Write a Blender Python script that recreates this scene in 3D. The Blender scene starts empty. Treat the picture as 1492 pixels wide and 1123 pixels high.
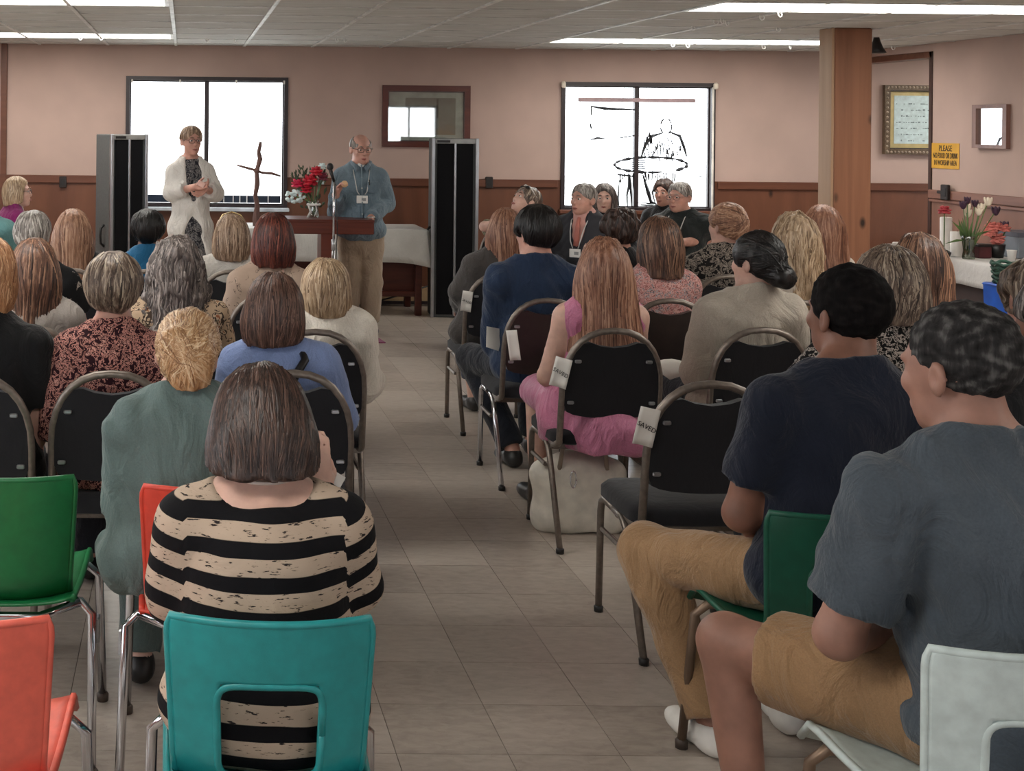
import bpy, math, random
import numpy as np
from mathutils import Vector, Matrix, Euler

# ------------------------------------------------------------------ camera, world, light
SC = bpy.context.scene
COL = SC.collection
FPX, PX0, PY0, ROLL, CAMH = 1900.0, 270.0, 182.0, 0.0097, 1.70
cam = bpy.data.cameras.new('camera'); camo = bpy.data.objects.new('camera', cam); COL.objects.link(camo)
cam.sensor_fit = 'HORIZONTAL'; cam.sensor_width = 36.0; cam.lens = FPX/1492*36.0
cam.shift_x = (746-PX0)/1492; cam.shift_y = -(561.5-PY0)/1492
cam.clip_start = 0.05
camo.matrix_world = Matrix.Translation((0, 0, CAMH)) @ Matrix.Rotation(math.pi/2, 4, 'X') @ Matrix.Rotation(ROLL, 4, 'Z')
SC.camera = camo
SC.view_settings.view_transform = 'Standard'; SC.view_settings.look = 'None'
SC.view_settings.gamma = 1.0; SC.view_settings.use_curve_mapping = False
SC.view_settings.exposure = 1.22
WORLD_STRENGTH = 3.2
LAMP_STRENGTH = 5.0
w = bpy.data.worlds.new('overcast_sky'); SC.world = w; w.use_nodes = True
bg = w.node_tree.nodes['Background']; bg.inputs[0].default_value = (0.90, 0.95, 1.0, 1); bg.inputs[1].default_value = WORLD_STRENGTH

def unroll(px, py):
    dx, dy = px-PX0, py-PY0
    return dx+ROLL*dy, dy-ROLL*dx
def at(px, py, Y):                       # pixel + distance -> point
    a, b = unroll(px, py)
    return Vector((a*Y/FPX, Y, CAMH-b*Y/FPX))
def ground(px, py, z=0.0):               # pixel on a level surface -> point
    a, b = unroll(px, py)
    Y = (CAMH-z)*FPX/b
    return Vector((a*Y/FPX, Y, z))

# ------------------------------------------------------------------ materials
def lin(c):
    return tuple(((v/255.0)/12.92 if v/255.0 <= 0.04045 else ((v/255.0+0.055)/1.055)**2.4) for v in c)
MATS = {}
class NT:
    def __init__(s, name):
        s.m = bpy.data.materials.new(name); s.m.use_nodes = True
        s.t = s.m.node_tree; s.b = s.t.nodes['Principled BSDF']; s.o = s.t.nodes['Material Output']
    def n(s, typ, **kw):
        nd = s.t.nodes.new(typ)
        for k, v in kw.items():
            if isinstance(k, str) and k.startswith('i_'):
                key = k[2:]; key = int(key) if key.isdigit() else key.replace('_', ' ')
                nd.inputs[key].default_value = v
            else: setattr(nd, k, v)
        return nd
    def l(s, a, b): s.t.links.new(a, b)
    def coords(s, kind='Object', scale=(1, 1, 1), rot=(0, 0, 0)):
        if kind == 'World': out = s.n('ShaderNodeNewGeometry').outputs['Position']
        else: out = s.n('ShaderNodeTexCoord').outputs[kind]
        mp = s.n('ShaderNodeMapping'); mp.inputs['Scale'].default_value = scale; mp.inputs['Rotation'].default_value = rot
        s.l(out, mp.inputs[0]); return mp.outputs[0]
    def noise(s, vec, scale=5, detail=3, rough=0.5, dist=0.0):
        nd = s.n('ShaderNodeTexNoise'); nd.inputs['Scale'].default_value = scale; nd.inputs['Detail'].default_value = detail
        nd.inputs['Roughness'].default_value = rough; nd.inputs['Distortion'].default_value = dist
        s.l(vec, nd.inputs['Vector']); return nd.outputs['Fac']
    def ramp(s, fac, stops, interp='LINEAR'):
        nd = s.n('ShaderNodeValToRGB'); cr = nd.color_ramp; cr.interpolation = interp
        while len(cr.elements) < len(stops): cr.elements.new(0.5)
        for e, (p, c) in zip(cr.elements, stops): e.position = p; e.color = tuple(lin(c))+(1,)
        s.l(fac, nd.inputs[0]); return nd.outputs[0]
    def bump(s, h, strength=0.3, dist=0.01):
        nd = s.n('ShaderNodeBump'); nd.inputs['Strength'].default_value = strength; nd.inputs['Distance'].default_value = dist
        s.l(h, nd.inputs['Height']); s.l(nd.outputs[0], s.b.inputs['Normal'])
    def setp(s, rough=0.6, metal=0.0, spec=0.5, sheen=0.0):
        s.b.inputs['Roughness'].default_value = rough; s.b.inputs['Metallic'].default_value = metal
        s.b.inputs['Specular IOR Level'].default_value = spec
        if sheen: s.b.inputs['Sheen Weight'].default_value = sheen
def jit(c, k): return tuple(max(0, min(255, v*k)) for v in c)
def plain(name, c, rough=0.5, metal=0.0, var=0.10, scale=8, spec=0.5, bump=0.0, bscale=60):
    if name in MATS: return MATS[name]
    s = NT(name); s.setp(rough, metal, spec); v = s.coords()
    s.l(s.ramp(s.noise(v, scale), [(0.3, jit(c, 1-var)), (0.7, jit(c, 1+var))]), s.b.inputs['Base Color'])
    if bump: s.bump(s.noise(v, bscale, 4), bump, 0.004)
    MATS[name] = s.m; return s.m
def cloth(name, c, var=0.12, rough=0.85, weave=260, fold=0.5):
    if name in MATS: return MATS[name]
    s = NT(name); s.setp(rough, 0, 0.25, 0.15); v = s.coords()
    a = s.ramp(s.noise(v, 6, 4), [(0.25, jit(c, 1-var)), (0.75, jit(c, 1+var))])
    f = s.noise(v, weave, 2)
    mx = s.n('ShaderNodeMix', data_type='RGBA', blend_type='MULTIPLY'); mx.inputs[0].default_value = 0.5
    s.l(a, mx.inputs[6]); s.l(s.ramp(f, [(0.2, (190, 190, 190)), (0.8, (255, 255, 255))]), mx.inputs[7])
    s.l(mx.outputs[2], s.b.inputs['Base Color'])
    fv = s.coords(scale=(1, 1, 0.6)); s.bump(s.noise(fv, 9, 5, 0.55, 1.2), fold, 0.055)
    MATS[name] = s.m; return s.m
def floral(name, stops, scale=30, dist=1.5, rough=0.85):
    if name in MATS: return MATS[name]
    s = NT(name); s.setp(rough, 0, 0.2); v = s.coords()
    n1 = s.noise(v, scale, 2, 0.6, dist)
    s.l(s.ramp(n1, stops, 'CONSTANT'), s.b.inputs['Base Color'])
    s.bump(s.noise(v, 9, 4), 0.4, 0.03)
    MATS[name] = s.m; return s.m
def skin(name, c):
    if name in MATS: return MATS[name]
    s = NT(name); s.setp(0.5, 0, 0.4); v = s.coords()
    s.l(s.ramp(s.noise(v, 14, 4), [(0.3, jit(c, 0.90)), (0.7, jit(c, 1.08))]), s.b.inputs['Base Color'])
    s.b.inputs['Subsurface Weight'].default_value = 0.08
    s.b.inputs['Subsurface Radius'].default_value = (0.02, 0.008, 0.004)
    s.bump(s.noise(v, 120, 3), 0.12, 0.002)
    MATS[name] = s.m; return s.m
def hairmat(name, dark, mid, light, rough=0.42):
    if name in MATS: return MATS[name]
    s = NT(name); s.setp(rough, 0, 0.45 if rough < .7 else 0.12)
    at_ = s.n('ShaderNodeAttribute', attribute_name='tone')
    v = s.coords(scale=(1, 1, 0.22)); nz = s.noise(v, 70, 3, 0.6)
    ad = s.n('ShaderNodeMath', operation='ADD'); s.l(at_.outputs['Fac'], ad.inputs[0])
    sb = s.n('ShaderNodeMath', operation='MULTIPLY_ADD'); s.l(nz, sb.inputs[0]); sb.inputs[1].default_value = 0.9; sb.inputs[2].default_value = -0.45
    s.l(sb.outputs[0], ad.inputs[1])
    s.l(s.ramp(ad.outputs[0], [(0.12, dark), (0.5, mid), (0.9, light)]), s.b.inputs['Base Color'])
    s.bump(nz, 0.5, 0.006)
    MATS[name] = s.m; return s.m
def wood(name, c1, c2, scale=(1, 1, 0.08), ns=14, rough=0.45, knots=False, kind='Object'):
    if name in MATS: return MATS[name]
    s = NT(name); s.setp(rough, 0, 0.4); v = s.coords(kind, scale)
    base = s.ramp(s.noise(v, ns, 6, 0.6, 0.8), [(0.25, c1), (0.75, c2)])
    if knots:
        vo = s.n('ShaderNodeTexVoronoi'); vo.inputs['Scale'].default_value = 3.2
        kv = s.coords(kind, (1.3, 1.3, 0.7)); s.l(kv, vo.inputs['Vector'])
        mx = s.n('ShaderNodeMix', data_type='RGBA'); s.l(s.ramp(vo.outputs['Distance'], [(0.04, (255, 255, 255)), (0.12, (0, 0, 0))]), mx.inputs[0])
        s.l(base, mx.inputs[6]); mx.inputs[7].default_value = lin(jit(c1, 0.35))+(1,); base = mx.outputs[2]
    s.l(base, s.b.inputs['Base Color']); s.bump(s.noise(v, ns*3, 4), 0.15, 0.004)
    MATS[name] = s.m; return s.m
def emit(name, c, strength):
    if name in MATS: return MATS[name]
    s = NT(name); s.b.inputs['Emission Color'].default_value = lin(c)+(1,); s.b.inputs['Emission Strength'].default_value = strength
    s.b.inputs['Base Color'].default_value = lin(c)+(1,); MATS[name] = s.m; return s.m
def pane_mat(name='window_glass', gloss=0.06, tint=(1, 1, 1)):
    if name in MATS: return MATS[name]
    m = bpy.data.materials.new(name); m.use_nodes = True; t = m.node_tree; t.nodes.clear()
    o = t.nodes.new('ShaderNodeOutputMaterial'); mx = t.nodes.new('ShaderNodeMixShader'); a = t.nodes.new('ShaderNodeBsdfTransparent'); g = t.nodes.new('ShaderNodeBsdfGlossy')
    a.inputs[0].default_value = tint+(1,); g.inputs['Roughness'].default_value = 0.02; mx.inputs[0].default_value = gloss
    t.links.new(a.outputs[0], mx.inputs[1]); t.links.new(g.outputs[0], mx.inputs[2]); t.links.new(mx.outputs[0], o.inputs[0])
    MATS[name] = m; return m

# ------------------------------------------------------------------ mesh helpers
class MB:
    def __init__(s): s.v = []; s.f = []
    def add(s, vs, fs):
        o = len(s.v); s.v += [tuple(v) for v in vs]; s.f += [tuple(i+o for i in f) for f in fs]; return s
    def box(s, lo, hi, M=None, bev=0.0):
        x0, y0, z0 = lo; x1, y1, z1 = hi
        if bev <= 0:
            vs = [(x0, y0, z0), (x1, y0, z0), (x1, y1, z0), (x0, y1, z0), (x0, y0, z1), (x1, y0, z1), (x1, y1, z1), (x0, y1, z1)]
            fs = [(0, 3, 2, 1), (4, 5, 6, 7), (0, 1, 5, 4), (1, 2, 6, 5), (2, 3, 7, 6), (3, 0, 4, 7)]
        else:
            b = min(bev, (x1-x0)/2.01, (y1-y0)/2.01, (z1-z0)/2.01); vs = []; fs = []
            for z, i in ((z0, b), (z0+b, 0), (z1-b, 0), (z1, b)):
                a0, a1, c0, c1 = x0+i, x1-i, y0+i, y1-i
                vs += [(a0+b, c0, z), (a1-b, c0, z), (a1, c0+b, z), (a1, c1-b, z), (a1-b, c1, z), (a0+b, c1, z), (a0, c1-b, z), (a0, c0+b, z)]
            for r in range(3):
                for k in range(8): fs.append((r*8+k, r*8+(k+1) % 8, r*8+8+(k+1) % 8, r*8+8+k))
            fs += [tuple(range(7, -1, -1)), tuple(range(24, 32))]
        if M: vs = [M @ Vector(v) for v in vs]
        return s.add(vs, fs)
    def tube(s, pts, r, n=8, cap=True, flat=None):
        pts = [Vector(p) for p in pts]; rs = r if isinstance(r, (list, tuple)) else [r]*len(pts)
        vs = []; fs = []; prev = None
        for i, p in enumerate(pts):
            t = (pts[min(i+1, len(pts)-1)]-pts[max(i-1, 0)]).normalized()
            if prev is None:
                up = Vector((0, 0, 1)) if abs(t.z) < 0.9 else Vector((1, 0, 0)); u = t.cross(up).normalized()
            else: u = (prev-t*prev.dot(t)).normalized()
            prev = u; w_ = t.cross(u)
            for k in range(n):
                a = 2*math.pi*k/n; vs.append(p+u*math.cos(a)*rs[i]+w_*math.sin(a)*rs[i]*(flat or 1))
        for i in range(len(pts)-1):
            for k in range(n): fs.append((i*n+k, i*n+(k+1) % n, (i+1)*n+(k+1) % n, (i+1)*n+k))
        if cap: fs += [tuple(range(n-1, -1, -1)), tuple(range((len(pts)-1)*n, len(pts)*n))]
        return s.add(vs, fs)
    def lathe(s, prof, c=(0, 0, 0), n=20, M=None):
        vs = []; fs = []
        for r, z in prof:
            for k in range(n):
                a = 2*math.pi*k/n; vs.append(Vector((r*math.cos(a), r*math.sin(a), z)))
        for i in range(len(prof)-1):
            for k in range(n): fs.append((i*n+k, i*n+(k+1) % n, (i+1)*n+(k+1) % n, (i+1)*n+k))
        fs += [tuple(range(n-1, -1, -1)), tuple(range((len(prof)-1)*n, len(prof)*n))]
        if M: vs = [M @ v for v in vs]
        return s.add([v+Vector(c) for v in vs], fs)
    def ell(s, c, r, n=12, m=8, M=None):
        vs = [Vector((0, 0, -1))]; fs = []
        for i in range(1, m):
            p = -math.pi/2+math.pi*i/m
            for k in range(n): a = 2*math.pi*k/n; vs.append(Vector((math.cos(p)*math.cos(a), math.cos(p)*math.sin(a), math.sin(p))))
        vs.append(Vector((0, 0, 1))); L = len(vs)-1
        for k in range(n):
            fs.append((0, 1+(k+1) % n, 1+k)); fs.append((L, L-n+k, L-n+(k+1) % n))
        for i in range(m-2):
            for k in range(n): fs.append((1+i*n+k, 1+i*n+(k+1) % n, 1+(i+1)*n+(k+1) % n, 1+(i+1)*n+k))
        vs = [Vector((v.x*r[0], v.y*r[1], v.z*r[2])) for v in vs]
        if M: vs = [M @ v for v in vs]
        return s.add([v+Vector(c) for v in vs], fs)
    def prism(s, poly, y0, y1, M=None):          # polygon in x,z extruded along y
        n = len(poly); vs = [(x, y0, z) for x, z in poly]+[(x, y1, z) for x, z in poly]
        fs = [tuple(range(n)), tuple(range(2*n-1, n-1, -1))]+[(k, k+n, (k+1) % n+n, (k+1) % n) for k in range(n)]
        if M: vs = [M @ Vector(v) for v in vs]
        return s.add(vs, fs)
    def ring(s, outer, inner, y0, y1, M=None):   # two loops with equal counts in x,z, extruded along y
        n = len(outer); vs = [(x, y, z) for lp in (outer, inner) for y in (y0, y1) for x, z in lp]; fs = []
        for k in range(n):
            j = (k+1) % n
            fs += [(k, j, 2*n+j, 2*n+k), (n+j, n+k, 3*n+k, 3*n+j), (j, k, n+k, n+j), (2*n+k, 2*n+j, 3*n+j, 3*n+k)]
        if M: vs = [M @ Vector(v) for v in vs]
        return s.add(vs, fs)
    def grid(s, fn, nu, nv):
        vs = [fn(i/nu, j/nv) for j in range(nv+1) for i in range(nu+1)]
        fs = [(j*(nu+1)+i, j*(nu+1)+i+1, (j+1)*(nu+1)+i+1, (j+1)*(nu+1)+i) for j in range(nv) for i in range(nu)]
        return s.add(vs, fs)
    def build(s, name, mat, parent=None, smooth=False, auto=None):
        me = bpy.data.meshes.new(name); me.from_pydata([tuple(v) for v in s.v], [], s.f); me.update()
        if smooth: me.polygons.foreach_set('use_smooth', [True]*len(me.polygons))
        if auto and smooth:
            try: me.set_sharp_from_angle(angle=math.radians(auto))
            except Exception: pass
        if mat: me.materials.append(mat)
        return link(name, me, parent)
def link(name, me, parent=None):
    o = bpy.data.objects.new(name, me); COL.objects.link(o)
    if parent: o.parent = parent
    return o
def solidify(o, t, offset=0):
    md = o.modifiers.new('thickness', 'SOLIDIFY'); md.thickness = t; md.offset = offset; return o
def tag(o, label=None, cat=None, group=None, kind=None):
    if label: o['label'] = label
    if cat: o['category'] = cat
    if group: o['group'] = group
    if kind: o['kind'] = kind
    return o
def empty(name, loc=(0, 0, 0), rz=0.0):
    o = bpy.data.objects.new(name, None); COL.objects.link(o); o.location = loc; o.rotation_euler = (0, 0, rz); o.empty_display_size = 0.1; return o
def copy_tree(o, parent=None):
    c = o.copy(); COL.objects.link(c); c.parent = parent
    for ch in list(o.children): copy_tree(ch, c)
    return c
def text_mesh(name, body, size, mat, parent, M, extrude=0.0008, align='CENTER'):
    cu = bpy.data.curves.new(name, 'FONT'); cu.body = body; cu.size = size; cu.extrude = extrude; cu.align_x = align; cu.align_y = 'CENTER'; cu.resolution_u = 3
    tmp = bpy.data.objects.new('tmp_text', cu); COL.objects.link(tmp)
    bpy.context.view_layer.update()
    me = bpy.data.meshes.new_from_object(tmp.evaluated_get(bpy.context.evaluated_depsgraph_get()))
    bpy.data.objects.remove(tmp); bpy.data.curves.remove(cu)
    me.transform(M); me.materials.clear(); me.materials.append(mat); me.name = name
    return link(name, me, parent)
def rrect(x0, z0, x1, z1, r, n=5):
    pts = []
    for cx, cz, a0 in ((x1-r, z0+r, -90), (x1-r, z1-r, 0), (x0+r, z1-r, 90), (x0+r, z0+r, 180)):
        for k in range(n+1):
            a = math.radians(a0+90*k/n); pts.append((cx+r*math.cos(a), cz+r*math.sin(a)))
    return pts

# ------------------------------------------------------------------ smooth solid modelling (signed distance fields -> one continuous surface)
def E(c, r, R=None, k=0.03): return ['e', np.array(c, float), np.array(r, float), np.eye(3) if R is None else np.array(R, float), k]
def C(a, b, ra, rb, k=0.03, flat=False, sq=None): return ['c', np.array(a, float), np.array(b, float), ra, rb, k, flat, sq]
def grow(p, d, k=None):
    q = list(p)
    if q[0] == 'e': q[2] = q[2]+d
    else: q[3] = q[3]+d; q[4] = q[4]+d
    if k is not None: q[4 if q[0] == 'e' else 5] = k
    return q
def pbox(p):
    if p[0] == 'e': m = float(max(p[2])); return p[1]-m, p[1]+m
    m = max(p[3], p[4])*(max(p[7]) if p[7] else 1); return np.minimum(p[1], p[2])-m, np.maximum(p[1], p[2])+m
class Field:
    def __init__(s, prims, h, pad=0.03):
        bs = [pbox(p) for p in prims]
        s.lo = np.min([b[0] for b in bs], 0)-pad; s.hi = np.max([b[1] for b in bs], 0)+pad; s.h = h
        s.n = np.ceil((s.hi-s.lo)/h).astype(int)+1
        s.ax = [(s.lo[i]+np.arange(s.n[i])*h).astype(np.float32) for i in range(3)]
        s.F = np.full(s.n, 0.25, np.float32)
        for p in prims: s.add(p)
    def sl(s, p, m):
        lo, hi = pbox(p)
        a = np.clip(np.floor((lo-m-s.lo)/s.h).astype(int), 0, s.n-1); b = np.clip(np.ceil((hi+m-s.lo)/s.h).astype(int)+1, 1, s.n)
        return tuple(slice(a[i], max(b[i], a[i]+1)) for i in range(3))
    def dist(s, p, S):
        X, Y, Z = np.meshgrid(s.ax[0][S[0]], s.ax[1][S[1]], s.ax[2][S[2]], indexing='ij', sparse=True)
        if p[0] == 'e':
            x, y, z = X-p[1][0], Y-p[1][1], Z-p[1][2]; R = p[3]; r = p[2]
            if not np.allclose(R, np.eye(3)):
                x, y, z = R[0, 0]*x+R[1, 0]*y+R[2, 0]*z, R[0, 1]*x+R[1, 1]*y+R[2, 1]*z, R[0, 2]*x+R[1, 2]*y+R[2, 2]*z
            k0 = np.sqrt((x/r[0])**2+(y/r[1])**2+(z/r[2])**2)
            k1 = np.sqrt((x/r[0]**2)**2+(y/r[1]**2)**2+(z/r[2]**2)**2)+1e-6
            return np.where(k0 > 0.05, k0*(k0-1)/k1, -min(r)).astype(np.float32)
        a, b = p[1], p[2]; q = p[7] or (1, 1, 1); d = (b-a)/q; L = float(d @ d)+1e-9
        x, y, z = (X-a[0])/q[0], (Y-a[1])/q[1], (Z-a[2])/q[2]
        t = (x*d[0]+y*d[1]+z*d[2])/L; tc = np.clip(t, 0, 1)
        dd = np.sqrt((x-tc*d[0])**2+(y-tc*d[1])**2+(z-tc*d[2])**2)-(p[3]+(p[4]-p[3])*tc)
        if p[6]: dd = np.maximum(dd, (t-1)*math.sqrt(L))
        return (dd*min(q)).astype(np.float32)
    def add(s, p):
        k = p[4] if p[0] == 'e' else p[5]; S = s.sl(p, k+2*s.h); d = s.dist(p, S); f = s.F[S]
        if k > 0:
            g = np.clip(0.5+0.5*(f-d)/k, 0, 1); s.F[S] = f*(1-g)+d*g-k*g*(1-g)
        else: s.F[S] = np.minimum(f, d)
    def sub(s, p, k=0.01):
        S = s.sl(p, k+2*s.h); d = -s.dist(p, S); f = s.F[S]
        g = np.clip(0.5-0.5*(f-d)/max(k, 1e-4), 0, 1); s.F[S] = f*(1-g)+d*g+k*g*(1-g)
    def cut(s, p, n):                     # removes the side the normal points to
        n = np.array(n, float); n /= np.linalg.norm(n)
        X, Y, Z = np.meshgrid(*s.ax, indexing='ij', sparse=True)
        s.F = np.maximum(s.F, ((X-p[0])*n[0]+(Y-p[1])*n[1]+(Z-p[2])*n[2]).astype(np.float32))
    def wob(s, amp, freq, seed, zs=1.0):
        r = np.random.RandomState(seed); X, Y, Z = np.meshgrid(*s.ax, indexing='ij', sparse=True); o = 0
        for i in range(4):
            d = r.normal(size=3); d /= np.linalg.norm(d); f = freq*(0.7+0.7*r.rand())
            o = o+np.sin(X*d[0]*f+Y*d[1]*f+Z*d[2]*f*zs+r.rand()*6+1.3*np.sin(X*f*0.6+Z*f*0.5*zs+r.rand()*6))
        s.F = s.F+(amp*0.5*o).astype(np.float32)
    def sample(s, P):
        q = (np.asarray(P)-s.lo)/s.h; q = np.clip(q, 0, s.n-1.001); i = q.astype(int); f = q-i; o = 0
        for a in (0, 1):
            for b in (0, 1):
                for c in (0, 1):
                    wt = np.where(a, f[..., 0], 1-f[..., 0])*np.where(b, f[..., 1], 1-f[..., 1])*np.where(c, f[..., 2], 1-f[..., 2])
                    o = o+wt*s.F[i[..., 0]+a, i[..., 1]+b, i[..., 2]+c]
        return o
    def mesh(s):
        F = s.F.copy(); F[0] = F[-1] = 1; F[:, 0] = F[:, -1] = 1; F[:, :, 0] = F[:, :, -1] = 1
        I = F < 0; n = F.shape
        cnt = np.zeros((n[0]-1, n[1]-1, n[2]-1), np.int8)
        for a in (0, 1):
            for b in (0, 1):
                for c in (0, 1): cnt += I[a:n[0]-1+a, b:n[1]-1+b, c:n[2]-1+c]
        cells = np.argwhere((cnt > 0) & (cnt < 8)); idx = np.full(cnt.shape, -1, np.int32); idx[tuple(cells.T)] = np.arange(len(cells))
        cor = {(a, b, c): F[cells[:, 0]+a, cells[:, 1]+b, cells[:, 2]+c] for a in (0, 1) for b in (0, 1) for c in (0, 1)}
        acc = np.zeros((len(cells), 3)); num = np.zeros(len(cells))
        for c0 in cor:
            for axn in range(3):
                if c0[axn] == 0:
                    c1 = list(c0); c1[axn] = 1; c1 = tuple(c1); f0, f1 = cor[c0], cor[c1]; m = (f0 < 0) != (f1 < 0)
                    t = np.where(m, f0/np.where(m, f0-f1, 1), 0); p = np.tile(np.array(c0, float), (len(cells), 1)); p[:, axn] += t
                    acc[m] += p[m]; num[m] += 1
        V = s.lo+(cells+acc/num[:, None])*s.h; Q = []
        for axn in range(3):
            a = [slice(0, n[i]-1) if i == axn else slice(1, n[i]-1) for i in range(3)]; b = [slice(1, n[i]) if i == axn else slice(1, n[i]-1) for i in range(3)]
            A, B = I[tuple(a)], I[tuple(b)]; e = np.argwhere(A != B)
            if not len(e): continue
            fl = A[tuple(e.T)]; o = e.copy()
            for i in range(3):
                if i != axn: o[:, i] += 1
            u, v_ = (axn+1) % 3, (axn+2) % 3; du = np.zeros(3, int); dv = np.zeros(3, int); du[u] = 1; dv[v_] = 1
            q = np.stack([idx[tuple((o-du-dv).T)], idx[tuple((o-dv).T)], idx[tuple(o.T)], idx[tuple((o-du).T)]], 1)
            q[~fl] = q[~fl][:, ::-1]; Q.append(q)
        return V, np.concatenate(Q)
def np_mesh(name, V, Q, mat, tone=None, along=None, extra=None):
    me = bpy.data.meshes.new(name); nv = len(V); nq = len(Q)
    me.vertices.add(nv); me.vertices.foreach_set('co', np.asarray(V, np.float32).ravel())
    me.loops.add(nq*4); me.loops.foreach_set('vertex_index', np.asarray(Q, np.int32).ravel())
    me.polygons.add(nq); me.polygons.foreach_set('loop_start', np.arange(nq, dtype=np.int32)*4)
    me.polygons.foreach_set('use_smooth', np.ones(nq, bool))
    me.update(); me.validate()
    for nm, arr in (('tone', tone), ('along', along)):
        if arr is not None:
            at_ = me.attributes.new(nm, 'FLOAT', 'POINT'); at_.data.foreach_set('value', np.asarray(arr, np.float32))
    if mat: me.materials.append(mat)
    return me
# ------------------------------------------------------------------ room shell
YB, XR, XL, YF, ZC = 12.55, 6.45, -3.6, -2.6, 2.466      # back wall, right wall, left wall, rear wall, ceiling
YOPEN, XA = 11.30, 9.0                                   # opening in the right wall, far side of the alcove
RAILZ = 1.206
M_wall = plain('painted_wall', (180, 155, 145), 0.75, 0, 0.03, 2, 0.25, 0.12, 180)
M_wains = wood('wainscot_wood', (88, 52, 37), (118, 75, 54), (0.35, 0.35, 0.06), 9, 0.42, True)
M_rail = wood('rail_wood', (86, 50, 36), (110, 68, 50), (0.06, 1, 1), 12, 0.4)
M_base = plain('baseboard_paint', (176, 148, 112), 0.6, 0, 0.05)
M_dark = plain('dark_window_frame', (44, 34, 36), 0.4, 0, 0.1)
M_glass = pane_mat()
def holes_wall(fixed, u0, u1, holes, z0, z1, axis, t0, t1):
    holes = [(h[0], h[1], max(h[2], z0), min(h[3], z1)) for h in holes if h[2] < z1 and h[3] > z0]
    m = MB(); us = sorted({u0, u1, *[h[0] for h in holes], *[h[1] for h in holes]}); zs = sorted({z0, z1, *[h[2] for h in holes], *[h[3] for h in holes]})
    for a, b in zip(us[:-1], us[1:]):
        for c, d in zip(zs[:-1], zs[1:]):
            mu, mz = (a+b)/2, (c+d)/2
            if any(h[0] < mu < h[1] and h[2] < mz < h[3] for h in holes): continue
            if axis == 'x': m.box((a, t0, c), (b, t1, d))
            else: m.box((t0, a, c), (t1, b, d))
    return m
W1 = (at(183, 200, YB).x, at(419, 200, YB).x, 0.90, 2.165)
W2 = (at(817, 200, YB).x, at(1041, 200, YB).x, 0.91, 2.15)
wins_left = [(1.2, 2.9, 0.9, 2.16), (4.2, 5.9, 0.9, 2.16), (7.4, 9.1, 0.9, 2.16)]
wins_rear = [(-2.4, -0.9, 0.9, 2.16), (1.2, 2.7, 0.9, 2.16), (4.15, 5.35, 0.9, 2.16)]
wins_alc = [(11.45, 12.2, 0.9, 2.16)]
S = 'structure'
tag(holes_wall(0, XL-0.15, XA, [W1, W2], RAILZ, ZC+0.1, 'x', YB, YB+0.15).build('wall_back', M_wall), kind=S)
wl = tag(holes_wall(0, XL-0.15, XA, [W1, W2], 0.17, RAILZ, 'x', YB, YB+0.15).build('wall_back_wainscot', M_wains), kind=S)
rail = MB()
for a, b in ((XL, W1[0]-0.03), (W1[1]+0.03, W2[0]-0.03), (W2[1]+0.03, XA)): rail.box((a, YB-0.025, RAILZ-0.075), (b, YB, RAILZ), bev=0.006)
tag(rail.build('trim_1', M_rail), kind=S)
tag(MB().box((XL, YB-0.012, 0), (XA, YB+0.15, 0.17)).build('baseboard_back', M_base), kind=S)
tag(MB().box((XL, YB-0.016, 0), (XA, YB-0.012, 0.03)).build('baseboard_back_foot', M_dark), kind=S)
tx = at(6, 160, YB).x
tag(MB().box((tx-0.03, YB-0.03, 0), (tx+0.03, YB, ZC), bev=0.004).build('trim_2', M_rail), kind=S)
# left and rear walls with their windows
tag(holes_wall(0, YF, YB, wins_left, 0, ZC+0.1, 'y', XL-0.15, XL).build('wall_left', M_wall), kind=S)
tag(holes_wall(0, XL-0.15, XR+0.15, wins_rear, 0, ZC+0.1, 'x', YF-0.15, YF).build('wall_rear', M_wall), kind=S)
# right wall, ends at an opening
tag(MB().box((XR, YF, RAILZ), (XR+0.12, YOPEN, ZC+0.1)).build('wall_right', M_wall), kind=S)
M_wr = wood('wainscot_right_wood', (120, 84, 70), (146, 106, 90), (0.35, 0.35, 0.06), 9, 0.5)
tag(MB().box((XR-0.002, YF, 0), (XR+0.122, YOPEN, RAILZ)).build('wall_right_wainscot', M_wr), kind=S)
M_rr = wood('rail_right_wood', (112, 76, 64), (140, 100, 86), (1, 0.06, 1), 12, 0.45)
tag(MB().box((XR-0.03, YF, RAILZ-0.075), (XR, YOPEN-0.03, RAILZ), bev=0.006).box((XR-0.022, YF, RAILZ-0.105), (XR, YOPEN-0.03, RAILZ-0.08), bev=0.004).build('trim_3', M_rr), kind=S)
M_jamb = plain('door_jamb_dark', (58, 34, 26), 0.45)
tag(MB().box((XR-0.012, YOPEN-0.045, 0), (XR+0.13, YOPEN, 2.40), bev=0.004).build('trim_4', M_jamb), kind=S)
tag(MB().box((XR-0.012, YOPEN-0.045, 2.345), (XR+0.13, YB, 2.40), bev=0.004).build('trim_5', M_rail), kind=S)
tag(MB().box((XR, YOPEN, 2.40), (XR+0.12, YB, ZC+0.1)).build('wall_right_header', M_wall), kind=S)
# alcove beyond the opening
tag(holes_wall(0, YOPEN-2.6, YB, [(10.0, 11.6, 0.9, 2.16)], 0, ZC+0.1, 'y', XA, XA+0.12).build('wall_alcove', M_wall), kind=S)
tag(MB().box((XR+0.12, YOPEN-2.7, 0), (XA+0.12, YOPEN-2.6, ZC+0.1)).build('wall_alcove_side', M_wall), kind=S)

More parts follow.
